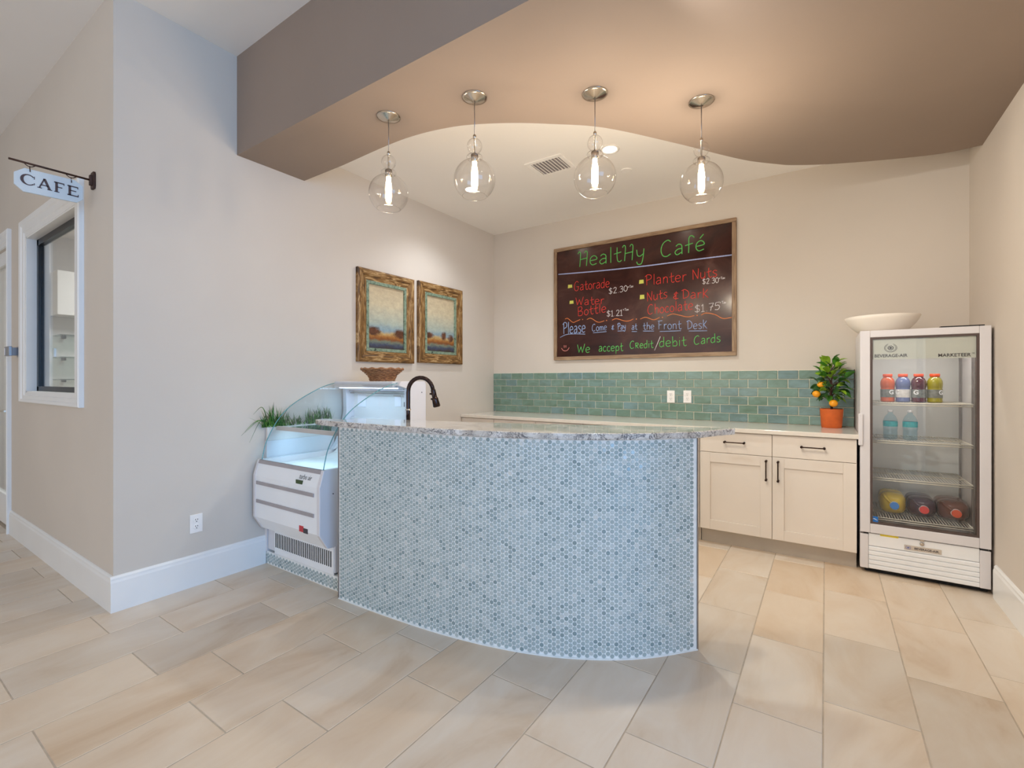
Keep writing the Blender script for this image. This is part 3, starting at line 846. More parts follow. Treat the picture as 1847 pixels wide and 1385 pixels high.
# curved glass
gp = [(1.735, 0.750), (1.748, 0.81), (1.765, 0.87), (1.801, 0.943), (1.85, 1.020), (1.915, 1.090), (2.01, 1.155), (2.148, 1.225), (2.245, 1.262), (2.33, 1.282)]
gc = spline(gp, 4)
def side_glass(x, name):
    mb = MB(); n = len(gc)
    poly = gc+[(2.42, 1.282), (2.42, 0.752)]
    mb.prism(poly[::-1], x-0.003, x+0.003, axis='x')
    part(name, mb, M['glass_case'], CASE)
    part('glass_edge', MB().tube([(x, a_, b_) for a_, b_ in gc], 0.0030, 6), M['glass_edge'], CASE, label='green polished glass edge')
side_glass(CX1-0.018, 'side_glass'); side_glass(XB0+0.045, 'side_glass')
fg = MB(); n = len(gc)
vsg = []
for a_, b_ in gc: vsg += [(XB0+0.05, a_, b_), (CX1-0.023, a_, b_)]
fg.add(vsg, [(2*i, 2*i+1, 2*i+3, 2*i+2) for i in range(n-1)], True)
o = part('front_glass', fg, M['glass_case'], CASE)
# rear cabinet with canopy
sp2 = [(2.33, 1.262), (2.42, 1.235), (2.425, 1.05), (2.40, 0.92), (2.34, 0.80), (2.30, 0.752), (2.60, 0.752), (2.60, 1.275), (2.585, 1.293), (2.35, 1.293)]
part('column', MB().prism(sp2, CX1-0.045, CX1-0.001, axis='x'), M['white'], CASE, bevel=0.003)
part('column', MB().prism(sp2, XB0+0.001, XB0+0.045, axis='x'), M['white'], CASE, bevel=0.003)
part('canopy', MB().prism([(2.31, 1.246), (2.44, 1.246), (2.44, 1.215), (2.598, 1.215), (2.598, 1.292), (2.31, 1.292)], XB0+0.046, CX1-0.046, axis='x'), M['white'], CASE, bevel=0.003)
part('led_strip', MB().box(XB0+0.06, CX1-0.06, 2.345, 2.375, 1.238, 1.2455), M['led'], CASE, label='lit cool white strip lamp')
lv = MB()
for k in range(3): lv.box(XB0+0.06, CX1-0.06, 2.425+0.012*k, 2.432+0.012*k, 1.232-0.018*k, 1.238-0.018*k)
part('louvre', lv, M['steel'], CASE)
part('back_panel', MB().box(XB0+0.045, CX1-0.045, 2.50, 2.598, 0.752, 1.215), M['liner'], CASE)
for (x0, x1, z0, z1, mm) in ((-2.76, -2.69, 1.10, 1.175, 'paper'), (-2.775, -2.70, 1.178, 1.186, 'beigebar'), (-2.665, -2.60, 1.175, 1.21, 'paper'), (-2.66, -2.605, 1.10, 1.135, 'greyprint'), (-3.20, -3.10, 1.085, 1.185, 'paper')):
    part('sticker', MB().box(x0, x1, 2.496, 2.4999, z0, z1), M[mm], CASE)
liner = [(1.775, 0.7005), (1.775, 0.712), (2.20, 0.712), (2.30, 0.735), (2.38, 0.79), (2.44, 0.88), (2.46, 1.0), (2.50, 1.0), (2.50, 0.7005)]
part('inner_tub', MB().prism(liner, XB0+0.052, CX1-0.026, axis='x'), M['liner'], CASE)
part('shelf', MB().box(XB0+0.055, CX1-0.03, 1.845, 2.25, 0.955, 0.962), M['shelfglass'], CASE, label='clear inner shelf')
part('price_rail', MB().prism([(1.826, 0.950), (1.848, 0.950), (1.848, 0.976), (1.834, 0.976)], XB0+0.055, CX1-0.03, axis='x'), M['beigebar'], CASE)
nf = Matrix.Rotation(math.atan2(0.105, 0.028)-PI/2, 4, 'X')
tilt = math.atan2(0.028, 0.105)
def slope(z): return 1.700+(z-0.647)*0.028/0.105
FT = Matrix.Rotation(-tilt, 4, 'X') @ FRONT
text_part('turbo air', 0.045, M['greyprint'], (-2.70, slope(0.695)-0.001, 0.695), CASE, face=FT, shear=0.3, bold=-0.0003, sx=0.8)
part('display_readout', MB().box(-2.785, -2.715, 1.700, 1.709, 0.650, 0.674), M['green_disp'], CASE, label='small green readout')
part('red_label', MB().box(-2.745, -2.70, 1.698, 1.7005, 0.355, 0.392), M['redprint'], CASE, label='red warning label')
part('dark_label', MB().box(-2.70, -2.655, 1.698, 1.7005, 0.352, 0.382), M['darkprint'], CASE)
for p_ in ((CX1, 1.79, 0.60), (CX1-0.001, 2.555, 1.21)): part('screw', MB().lathe([(0.004, 0), (0.004, 0.002)], p_, 10, axis='x'), M['darkprint'], CASE)
led_l = area('case_strip_light', ((XB0+CX1)/2, 2.36, 1.232), ((XB0+CX1)/2, 2.20, 0.7), 0.6, 0.03, 0.9, (0.55, 0.76, 1.0))
area('case_tub_fill', ((XB0+CX1)/2, 1.90, 0.945), ((XB0+CX1)/2, 2.05, 0.7), 0.6, 0.03, 1.7, (0.52, 0.76, 1.0))  # added fill under the shelf to brighten the tub, no fixture of the case

# narrow planter with grass between the case and the wall
GP = thing('grass_planter', 'white trough planter of green grass behind the display case at the wall', 'planter', (-3.31, 2.05, 0.868))
part('trough', MB().box(-3.322, -3.300, 1.80, 2.34, 0.868, 0.975), M['planter'], GP, bevel=0.002)
part('stand', MB().box(-3.3245, -3.2985, 1.795, 2.345, 0.089, 0.868), M['white'], GP)
def tuft(cx, cy, cz, n, h, spread, mat):
    mb = MB()
    for _ in range(n):
        a_ = R.uniform(0, 2*PI); hh = h*R.uniform(0.55, 1.1); s_ = spread*R.uniform(0.1, 1.0)
        droop = R.uniform(0, 0.9)*s_/spread
        dx, dy = math.cos(a_), math.sin(a_)
        dx = abs(dx)*0.03/max(s_, 0.03)
        w = R.uniform(0.004, 0.0075); px, py = -dy*w, dx*w
        bx_, by_ = cx+R.uniform(-0.008, 0.008), cy+R.uniform(-0.03, 0.03); vs = []
        for i in range(5):
            u = i/4; r_ = s_*u**1.3; z = cz+hh*(u-droop*0.75*u*u*1.2)
            ww = (1-u)**0.6 if i < 4 else 0.05
            vs += [(bx_+dx*r_-px*ww, by_+dy*r_-py*ww, z), (bx_+dx*r_, by_+dy*r_, z-0.0018*ww), (bx_+dx*r_+px*ww, by_+dy*r_+py*ww, z)]
        fs = []
        for i in range(4):
            for j in range(2): fs.append((3*i+j, 3*i+j+1, 3*i+4+j, 3*i+3+j))
        mb.add(vs, fs)
    o = link('grass_tuft', mb.mesh('grass_tuft', mat, wloc(GP), fix=False), GP); o['kind'] = 'stuff'
for (y, n, h, s_) in ((1.79, 26, 0.15, 0.13), (1.86, 30, 0.17, 0.12), (1.92, 20, 0.13, 0.10), (1.99, 16, 0.10, 0.09), (2.06, 14, 0.09, 0.08), (2.13, 18, 0.13, 0.08), (2.20, 28, 0.16, 0.10), (2.28, 22, 0.15, 0.09)):
    tuft(-3.300, y, 0.968, n, h, s_, M['grass']); tuft(-3.296, y+0.02, 0.968, n//3, h*0.8, s_, M['grass2'])
for (dx, dy, zt) in ((0.02, -0.20, -0.05), (0.03, -0.15, -0.10), (0.015, -0.17, -0.03), (0.02, -0.12, 0.09)):
    p0 = (-3.30, 1.81, 0.975)
    pl = spline([p0, (-3.29+dx*0.4, 1.81+dy*0.45, 1.02+max(0, zt)), (-3.30+dx, 1.81+dy, 0.975+zt)], 5)
    link('blade', MB().tube(pl, [0.0045-0.004*i/(len(pl)-1) for i in range(len(pl))], 5, flat=(0.5, 1, 1)).mesh('blade', M['grass'], wloc(GP)), GP)

# wicker basket on the case
BK = thing('wicker_basket', 'brown wicker basket standing on top of the glass display case', 'basket', (-2.865, 2.465, 1.2945))
def wick(r, k, a): return r+0.0035*math.sin(a*16+(PI if k % 2 else 0))
prof = [(0.092, 0.0), (0.096, 0.010), (0.101, 0.022), (0.107, 0.034), (0.118, 0.046), (0.132, 0.058), (0.146, 0.070), (0.158, 0.082)]
for k, (r0, h) in enumerate(prof):
    pth = []
    for j in range(97):
        a_ = 2*PI*j/96; rr_ = wick(r0, k, a_)
        pth.append((-2.865+rr_*math.cos(a_), 2.465+rr_*math.sin(a_)*0.94, 1.302+h+0.0022*math.sin(a_*11+k)))
    part('strand', MB().tube(pth, 0.0068, 6), M['wicker'], BK)
inn = MB().lathe([(0.078, 0.0), (0.082, 0.0), (0.100, 0.034), (0.155, 0.082), (0.151, 0.082), (0.095, 0.036), (0.076, 0.006)], (-2.865, 2.465, 1.298), 32, closed=False, sy=0.94)
part('wall', inn, M['wicker'], BK)
rim = []
for j in range(121):
    a_ = 2*PI*j/120; rim.append((-2.865+0.163*math.cos(a_), 2.465+0.163*0.94*math.sin(a_), 1.388+0.004*math.sin(a_*14)))
part('rim', MB().tube(rim, 0.0072, 6), M['wicker'], BK)

# ------------------------------------------------------------------ drinks fridge
FX0, FX1, FY, FB = 0.192, 0.830, 3.958, 4.545
FR = thing('drinks_fridge', 'upright white glass-door drinks fridge in the right corner', 'fridge', ((FX0+FX1)/2, 4.25, 0))
cb = MB()
yb0 = FY+0.055
cb.box(FX0, FX0+0.045, yb0, FB, 0.03, 1.632); cb.box(FX1-0.045, FX1, yb0, FB, 0.03, 1.632)
cb.box(FX0+0.045, FX1-0.045, yb0, FB, 1.585, 1.632); cb.box(FX0+0.045, FX1-0.045, FB-0.03, FB, 0.03, 1.585)
cb.box(FX0+0.045, FX1-0.045, yb0, FB-0.03, 0.03, 0.30)
part('cabinet', cb, M['white'], FR, bevel=0.003)
# door: frame, gasket, glass
dgx0, dgx1, dgz0, dgz1 = FX0+0.055, FX1-0.052, 0.338, 1.588
DZ0, DZ1 = 0.276, 1.634
dm = MB(); y0, y1 = FY, FY+0.048
dm.box(FX0, dgx0, y0, y1, DZ0, DZ1); dm.box(dgx1, FX1, y0, y1, DZ0, DZ1)
dm.box(dgx0, dgx1, y0, y1, dgz1, DZ1); dm.box(dgx0, dgx1, y0, y1, DZ0, dgz0)
DR = part('door', dm, M['white'], FR, bevel=0.004)
gk = MB(); w = 0.013
gk.box(dgx0, dgx0+w, y0+0.004, y1, dgz0, dgz1); gk.box(dgx1-w, dgx1, y0+0.004, y1, dgz0, dgz1)
gk.box(dgx0+w, dgx1-w, y0+0.004, y1, dgz1-w, dgz1); gk.box(dgx0+w, dgx1-w, y0+0.004, y1, dgz0, dgz0+w)
part('gasket', gk, M['gasket'], DR, label='brown door gasket')
part('glass_pane', MB().box(dgx0+w, dgx1-w, y0+0.010, y0+0.014, dgz0+w, dgz1-w), M['glass_door'], DR)
part('header_strip', MB().box(dgx0+w, dgx1-w, y0+0.016, y0+0.018, 1.440, dgz1-w), M['header'], DR, label='pale printed header strip')
part('handle', MB().box(FX0-0.010, FX0+0.016, FY-0.014, FY+0.02, 0.86, 1.075), M['white'], DR, bevel=0.005)
text_part('BEVERAGE-AIR', 0.0285, M['darkprint'], (0.355, FY+0.015, 1.463), DR, bold=0.0004, sx=0.92)
text_part('MARKETEER', 0.0285, M['darkprint'], (0.665, FY+0.015, 1.458), DR, bold=0.0004, sx=0.98)
text_part('TM', 0.009, M['darkprint'], (0.752, FY+0.015, 1.468), DR)
def emblem(cx, cz, r, y, mat, parent):
    mb = MB()
    def ringy(r0, r1, a0=0, a1=2*PI, n=24, sx=1.15):
        for k in range(n):
            t0 = a0+(a1-a0)*k/n; t1 = a0+(a1-a0)*(k+1)/n
            q_ = [(r0, t0), (r1, t0), (r1, t1), (r0, t1)]
            mb.add([(cx+rr_*math.cos(tt)*sx, y, cz+rr_*math.sin(tt)) for rr_, tt in q_], [(0, 1, 2, 3)])
    ringy(r*0.93, r, PI*0.62, PI*2.38); ringy(r*0.78, r*0.84, PI*0.7, PI*2.3)
    for k in range(9):
        a_ = 2*PI*k/9; ringy_c = (cx+0.42*r*math.cos(a_)*1.1, cz+0.42*r*math.sin(a_))
        n = 8
        mb.add([(ringy_c[0]+0.13*r*math.cos(2*PI*j/n), y, ringy_c[1]+0.13*r*math.sin(2*PI*j/n)) for j in range(n)], [tuple(range(n))])
    mb.add([(cx+0.24*r*math.cos(2*PI*j/12), y, cz+0.24*r*math.sin(2*PI*j/12)) for j in range(12)], [tuple(range(12))])
    part('emblem', mb, mat, parent)
emblem(0.355, 1.515, 0.029, FY+0.0152, M['darkprint'], DR)
# lower louvred panel
part('side_post', MB().box(FX0, FX0+0.046, FY+0.010, FY+0.055, 0.032, 0.262), M['white'], FR, bevel=0.004)
part('side_post', MB().box(FX1-0.050, FX1, FY+0.010, FY+0.055, 0.032, 0.262), M['white'], FR, bevel=0.004)
LP = part('grille_panel', MB().box(FX0+0.047, FX1-0.051, FY+0.012, FY+0.055, 0.188, 0.270), M['white2'], FR, bevel=0.002)
for k in range(5):
    z = 0.153-0.0305*k
    part('slat', MB().prism([(FY+0.020, z+0.001), (FY+0.010, z+0.006), (FY+0.010, z+0.026), (FY+0.018, z+0.032), (FY+0.04, z+0.032), (FY+0.04, z+0.001)][::-1], FX0+0.047, FX1-0.051, axis='x'), M['white2'], FR)
part('grille_backing', MB().box(FX0+0.046, FX1-0.050, FY+0.041, FY+0.055, 0.032, 0.262), M['dark'], FR)
part('hinge_gap', MB().box(FX0+0.02, FX1-0.01, FY+0.03, FY+0.055, 0.262, 0.276), M['dark'], FR)
part('lock', MB().lathe([(0.011, 0), (0.011, 0.006), (0.006, 0.007)], (0.512, FY+0.012, 0.248), 16, axis='y'), M['nickel'], LP)
part('latch', MB().box(0.502, 0.522, FY+0.004, FY+0.02, 0.266, 0.277), M['nickel'], FR)
part('yellow_tape', MB().box(0.30, 0.395, FY+0.0108, FY+0.0125, 0.262, 0.2755), M['yellow'], FR)
BG = part('badge', MB().box(0.424, 0.606, FY+0.0095, FY+0.0122, 0.198, 0.228), M['badge'], LP, label='pale badge with lettering')
text_part('BEVERAGE-AIR.', 0.0185, M['darkprint'], (0.535, FY+0.009, 0.212), LP, bold=0.0003, sx=0.98)
emblem(0.444, 0.213, 0.012, FY+0.0092, M['blueprint'], LP)
ST = part('sticker', MB().box(dgx0+0.001, dgx0+0.042, FY+0.0085, FY+0.0095, dgz0+0.002, dgz0+0.05), M['starblue'], DR, label='small blue and white sticker')
part('sticker', MB().tube([(dgx0+0.006, FY+0.0082, dgz0+0.026), (dgx0+0.018, FY+0.0082, dgz0+0.036), (dgx0+0.030, FY+0.0082, dgz0+0.030), (dgx0+0.038, FY+0.0082, dgz0+0.024)], 0.0022, 5, flat=(1, .2, 1)).box(dgx0+0.004, dgx0+0.039, FY+0.008, FY+0.0086, dgz0+0.004, dgz0+0.011), M['paper'], DR)
part('lamp_housing', MB().box(0.60, 0.80, FY+0.0, FY+0.05, 1.634, 1.640), M['dark'], FR)
part('foot', MB().box(FX0+0.03, FX1-0.005, FY+0.06, FB-0.03, 0.0, 0.03), M['dark'], FR, label='black recessed base')
# inside: pilasters and wire shelves
for x in (0.24, FX1-0.055):
    for yy in (4.12, 4.46): part('pilaster', MB().box(x-0.003 if x > .5 else x, x+0.006, yy-0.008, yy+0.008, 0.31, 1.55), M['steel'], FR)
part('inner_liner', MB().box(FX0+0.0455, FX1-0.0455, FB-0.036, FB-0.0305, 0.30, 1.585), M['liner'], FR)
sz = (1.150, 0.893, 0.640, 0.372)
sx0, sx1, sy0, sy1 = FX0+0.060, FX1-0.065, FY+0.085, FB-0.05
for z in sz:
    mb = MB()
    for yy in (sy0, sy1, (sy0+sy1)/2): mb.cyl((sx0, yy, z-0.003), (sx1, yy, z-0.003), 0.0036, 6)
    mb.cyl((sx0, sy0, z-0.016), (sx1, sy0, z-0.016), 0.0036, 6)
    for xx in (sx0, sx1): mb.cyl((xx, sy0, z-0.003), (xx, sy1, z-0.003), 0.0036, 6)
    nW = 34
    for k in range(1, nW):
        xx = sx0+(sx1-sx0)*k/nW; mb.cyl((xx, sy0, z), (xx, sy1, z), 0.0016, 4)
    part('wire_shelf', mb, M['wire'], FR)
    for xx in (sx0, sx1):
        for yy in (4.12, 4.46): part('shelf_clip', MB().box(xx-0.012 if xx < .5 else xx, xx if xx < .5 else xx+0.012, yy-0.01, yy+0.01, z-0.014, z-0.004), M['wire'], FR)

area('fridge_fill', ((FX0+FX1)/2, FY+0.11, 1.578), ((FX0+FX1)/2, FY+0.24, 0.6), 0.45, 0.03, 1.6, (1.0, 0.96, 0.9))  # added fill that brightens the bottles and shelves inside the fridge
# bottles on the top shelf
def sports_bottle(x, y, z, drink, lab, label, gx):
    T = thing('sports_drink_bottle', label, 'bottle', (x, y, z), 'sports drink bottles on the top fridge shelf')
    pr = [(0.033, 0), (0.039, 0.004), (0.0405, 0.010), (0.0385, 0.018), (0.0395, 0.030), (0.0395, 0.088), (0.0375, 0.094), (0.0395, 0.102), (0.041, 0.122), (0.0395, 0.142), (0.033, 0.158), (0.025, 0.168), (0.022, 0.172)]
    part('body', MB().lathe(pr, seg=28), M[drink], T, world=False)
    part('cap', MB().lathe([(0.0255, 0.172), (0.0268, 0.174), (0.0268, 0.190), (0.025, 0.192)], seg=24), M['cap'], T, world=False)
    L_ = part('label', MB().lathe([(0.0399, 0.032), (0.0401, 0.034), (0.0401, 0.085), (0.0399, 0.087)], seg=28, closed=False), M[lab], T, world=False)
    me = text_mesh('G', 0.040, 0.0008, M['paper'], Matrix.Rotation(gx, 4, 'Z') @ Matrix.Translation((0, -0.0404, 0.066)) @ FRONT, bold=0.001)
    link('lettering', me, L_)
by = FY+0.20
zt = sz[0]+0.002
sports_bottle(0.355, by, zt, 'd_orange', 'lab_g', 'orange sports drink bottle, leftmost on the top fridge shelf', 0.45)
sports_bottle(0.437, by, zt, 'd_blue', 'lab_w', 'pale blue sports drink bottle with white label on the top fridge shelf', -0.9)
sports_bottle(0.519, by, zt, 'd_red', 'lab_g', 'dark red sports drink bottle on the top fridge shelf', -0.45)
sports_bottle(0.601, by, zt, 'd_yellow', 'lab_g', 'yellow-green sports drink bottle, rightmost on the top fridge shelf', 0.7)
def water_bottle(x, y, z, label, r=0.036):
    T = thing('water_bottle', label, 'bottle', (x, y, z))
    k = r/0.036
    pr = [(0.028*k, 0), (0.035*k, 0.006), (0.035*k, 0.05), (0.033*k, 0.06), (0.036*k, 0.075), (0.036*k, 0.115), (0.034*k, 0.135), (0.026*k, 0.158), (0.015, 0.175), (0.013, 0.186)]
    part('body', MB().lathe(pr, seg=24), M['water'], T, world=False)
    part('label', MB().lathe([(0.0364*k, 0.088), (0.0366*k, 0.09), (0.0366*k, 0.122), (0.0362*k, 0.124)], seg=24, closed=False), M['teal_label'], T, world=False)
    part('cap', MB().lathe([(0.0150, 0.186), (0.0150, 0.200), (0.0140, 0.202)], seg=18), M['paper'], T, world=False)
water_bottle(0.37, by, sz[1]+0.002, 'left water bottle with teal label on the second fridge shelf', 0.040)
water_bottle(0.475, by, sz[1]+0.002, 'right water bottle with teal label on the second fridge shelf', 0.040)
# jugs lying on the bottom shelf with their caps to the front
def jug(x, y, z, w, h, l, body, cap, label, roll):
    T = thing('drink_jug', label, 'jug', (x, y, z))
    mb = MB(); prs = []
    secs = [(0.0, 0.30), (0.012, 0.55), (0.04, 0.86), (0.085, 1.0), (l*0.5, 1.0), (l*0.55, 0.96), (l*0.6, 1.0), (l*0.94, 1.0), (l, 0.9)]
    seg = 28; vs = []
    for d, s_ in secs:
        for k in range(seg):
            a_ = 2*PI*k/seg; ca, sa = math.cos(a_), math.sin(a_)
            p = 0.62
            xx = abs(ca)**p*math.copysign(1, ca)*w/2*s_; zz = abs(sa)**p*math.copysign(1, sa)*h/2*s_
            vs.append((xx, d, zz+h/2))
    fs = []
    for i in range(len(secs)-1):
        for k in range(seg): fs.append((i*seg+k, i*seg+(k+1) % seg, (i+1)*seg+(k+1) % seg, (i+1)*seg+k))
    mb.add(vs, fs, True); n0 = len(secs)-1
    mb.f.append(tuple(range(seg))); mb.sm.append(False); mb.f.append(tuple(n0*seg+k for k in range(seg))); mb.sm.append(False)
    part('body', mb, M[body], T, world=False)
    part('neck', MB().lathe([(0.026, -0.006), (0.026, 0.012)], (0, 0, h/2), 24, axis='y'), M['lab_w'], T, world=False)
    part('cap', MB().lathe([(0.023, 0.008), (0.0245, 0.010), (0.0245, 0.026), (0.022, 0.029)], (0, 0, h/2), 24, axis='y'), M[cap], T, world=False)
    hd = MB().tube(spline([(-w*0.36, 0.06, h*0.88), (-w*0.30, 0.02, h*0.80), (-w*0.14, 0.0, h*0.63), (-w*0.08, 0.01, h*0.56)], 5), 0.009, 8)
    part('handle', hd, M[body], T, world=False)
zb = sz[3]+0.002
jug(0.388, FY+0.17, zb, 0.145, 0.140, 0.26, 'd_jugyellow', 'jug_blue', 'yellow drink jug with blue cap lying on the lowest fridge shelf', 0)
jug(0.542, FY+0.17, zb, 0.150, 0.130, 0.26, 'd_plum', 'jug_red', 'dark plum drink jug with red cap lying on the lowest fridge shelf', 0)
jug(0.700, FY+0.17, zb, 0.158, 0.130, 0.26, 'd_brown', 'jug_orange', 'brown drink jug with orange-red cap lying on the lowest fridge shelf', 0)

# bowl on the fridge
BW = thing('serving_bowl', 'wide off-white bowl standing on top of the drinks fridge', 'bowl', (0.325, 4.21, 1.6345))
pr = [(0.12, 0.0), (0.128, 0.002), (0.155, 0.024), (0.185, 0.056), (0.205, 0.090), (0.214, 0.112), (0.211, 0.114), (0.200, 0.092), (0.178, 0.058), (0.145, 0.028), (0.05, 0.018)]
part('body', MB().lathe(pr, seg=48), M['bowl'], BW, world=False)

# ------------------------------------------------------------------ potted orange tree
TR = thing('potted_orange_tree', 'small orange tree in an orange pot on the back worktop', 'potted plant', (0.035, 4.43, 0.932))
part('pot', MB().lathe([(0.064, 0), (0.0675, 0.003), (0.0765, 0.142), (0.0775, 0.146), (0.073, 0.146), (0.070, 0.128)], seg=32), M['terracotta'], TR, world=False)
part('soil', MB().lathe([(0.0705, 0.126), (0.065, 0.130), (0.03, 0.132), (0.002, 0.133)], seg=20), M['soil'], TR, world=False)
part('trunk', MB().tube([(0, 0, 0.12), (0.002, -0.002, 0.19), (-0.004, 0, 0.26), (0.002, 0, 0.33), (0, 0, 0.44)], [0.0095, 0.008, 0.007, 0.005, 0.002], 8), M['bark'], TR, world=False)
def leafmesh(mat, l, w):
    mb = MB(); vs = []
    for i in range(5):
        u = i/4; ww = w*math.sin(PI*min(1, u*0.92+0.06))**0.8; z = 0.10*l*math.sin(u*PI)-0.12*l*u*u
        vs += [(-ww, u*l, z+ww*0.35), (0, u*l, z), (ww, u*l, z+ww*0.35)]
    fs = []
    for i in range(4):
        for j in range(2): fs.append((3*i+j, 3*i+j+1, 3*i+4+j, 3*i+3+j))
    mb.add(vs, fs, True)
    return mb.mesh('leaf', mat, fix=False)
LM = [leafmesh(M[m_], l, w) for m_ in ('leaf', 'leaf2', 'leaf3') for l, w in ((0.068, 0.021), (0.084, 0.025))]
br = []
for k in range(86):
    zz = 0.225+0.285*((k+0.5)/86)
    rmax = 0.098*math.sin(PI*min(1, 0.12+0.86*(zz-0.20)/0.33))**0.8
    a_ = k*2.399963+R.uniform(-.3, .3)
    rr_ = rmax*R.uniform(0.25, 0.95)
    p = Vector((rr_*math.cos(a_), rr_*math.sin(a_)*0.75, zz))
    if k % 3 == 0: br.append(p)
    out = Vector((math.cos(a_), math.sin(a_), (zz-0.33)*7+R.uniform(-0.6, 0.6))).normalized()
    if 4.43+p.y+out.y*0.07 > YB-0.025: out.y = -abs(out.y)*0.3; out.normalize()
    q_ = out.to_track_quat('Y', 'Z')
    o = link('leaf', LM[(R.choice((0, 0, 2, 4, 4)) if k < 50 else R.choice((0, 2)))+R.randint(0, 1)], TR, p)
    o.rotation_euler = (q_.to_matrix().to_4x4() @ Matrix.Rotation(R.uniform(-1.1, 1.1), 4, 'Y')).to_euler()
mb = MB()
for p in br: mb.tube([(0, 0, p.z-0.05), (p.x*0.5, p.y*0.5, p.z-0.02), p], [0.003, 0.002, 0.0012], 5)
part('branches', mb, M['bark'], TR, world=False)
for (x, y, z, r_) in ((-0.098, -0.05, 0.262, 0.028), (0.012, -0.060, 0.192, 0.029), (-0.070, -0.055, 0.335, 0.024)):
    F_ = part('fruit', MB().lathe([(r_*math.sin(PI*i/10)+0.0003, -r_*0.94*math.cos(PI*i/10)) for i in range(11)], (x, y, z), 20), M['fruit'], TR, world=False, label='ripe orange fruit')
    part('fruit_stalk', MB().tube([(x, y, z+r_*0.8), (x*0.7, y*0.6, z+0.05), (x*0.2, y*0.2, z+0.075)], 0.0015, 5), M['bark'], F_, world=False)

# ------------------------------------------------------------------ framed paintings on the left wall
def painting(y0, y1, z0, z1, art, label):
    T = thing('framed_painting', label, 'painting', (XL, (y0+y1)/2, (z0+z1)/2), 'pair of rustic framed landscapes')
    w = 0.095; d = 0.035
    prof_ = [(0.0, 0.0), (0.0, d*0.8), (0.012, d), (0.045, d*0.92), (0.060, d*0.72), (w, d*0.55), (w, 0.0)]
    def bar(kind):
        mb = MB(); vs = []
        for a_, h in prof_:
            X_ = XL+0.001+h
            if kind == 't': vs += [(X_, y0+a_, z1-a_), (X_, y1-a_, z1-a_)]
            if kind == 'b': vs += [(X_, y0+a_, z0+a_), (X_, y1-a_, z0+a_)]
            if kind == 'l': vs += [(X_, y0+a_, z0+a_), (X_, y0+a_, z1-a_)]
            if kind == 'r': vs += [(X_, y1-a_, z0+a_), (X_, y1-a_, z1-a_)]
        n = len(prof_)
        mb.add(vs, [(2*i, 2*i+1, 2*((i+1) % n)+1, 2*((i+1) % n)) for i in range(n)]+[tuple(range(0, 2*n, 2)), tuple(range(1, 2*n, 2))[::-1]])
        return mb
    for kind in 'tblr': part('frame_bar', bar(kind), M['rustic_h' if kind in 'lr' and False else ('rustic_h' if kind in 'tb' else 'rustic_v')], T)
    a, b, c, e_ = y0+w, y1-w, z0+w, z1-w; lw = 0.028
    lb = MB(); xx0, xx1 = XL+0.002, XL+0.024
    lb.box(xx0, xx1, a, b, e_-lw, e_); lb.box(xx0, xx1, a, b, c, c+lw); lb.box(xx0, xx1, a, a+lw, c+lw, e_-lw); lb.box(xx0, xx1, b-lw, b, c+lw, e_-lw)
    part('inner_frame', lb, M['liner_green'], T, bevel=0.003, label='sage green distressed inner frame')
    part('canvas', MB().box(XL+0.002, XL+0.010, a+lw, b-lw, c+lw, e_-lw), M[art], T, label='painted marsh landscape with rust trees')
painting(2.572, 3.228, 1.462, 2.268, 'art1', 'rustic framed marsh landscape, nearer one of the pair on the left wall')
painting(3.288, 3.950, 1.474, 2.276, 'art2', 'rustic framed landscape with three trees, nearer the back corner')

# ------------------------------------------------------------------ chalkboard
bx0, bx1, bz0, bz1 = -2.491, -0.659, 1.521, 2.743
CB = thing('menu_chalkboard', 'wide oak-framed chalkboard menu hanging above the teal backsplash', 'chalkboard', ((bx0+bx1)/2, YB, (bz0+bz1)/2))
fw_ = 0.036; fd = 0.03
for (x0, x1, z0, z1, k) in ((bx0, bx1, bz1-fw_, bz1, 'oak_h'), (bx0, bx1, bz0, bz0+fw_, 'oak_h'), (bx0, bx0+fw_, bz0+fw_, bz1-fw_, 'oak_v'), (bx1-fw_, bx1, bz0+fw_, bz1-fw_, 'oak_v')):
    part('frame_bar', MB().box(x0, x1, YB-fd, YB-0.001, z0, z1), M[k], CB, bevel=0.003)
part('board', MB().box(bx0+fw_, bx1-fw_, YB-0.014, YB-0.001, bz0+fw_, bz1-fw_), M['chalkboard'], CB)
BYs = YB-0.0145
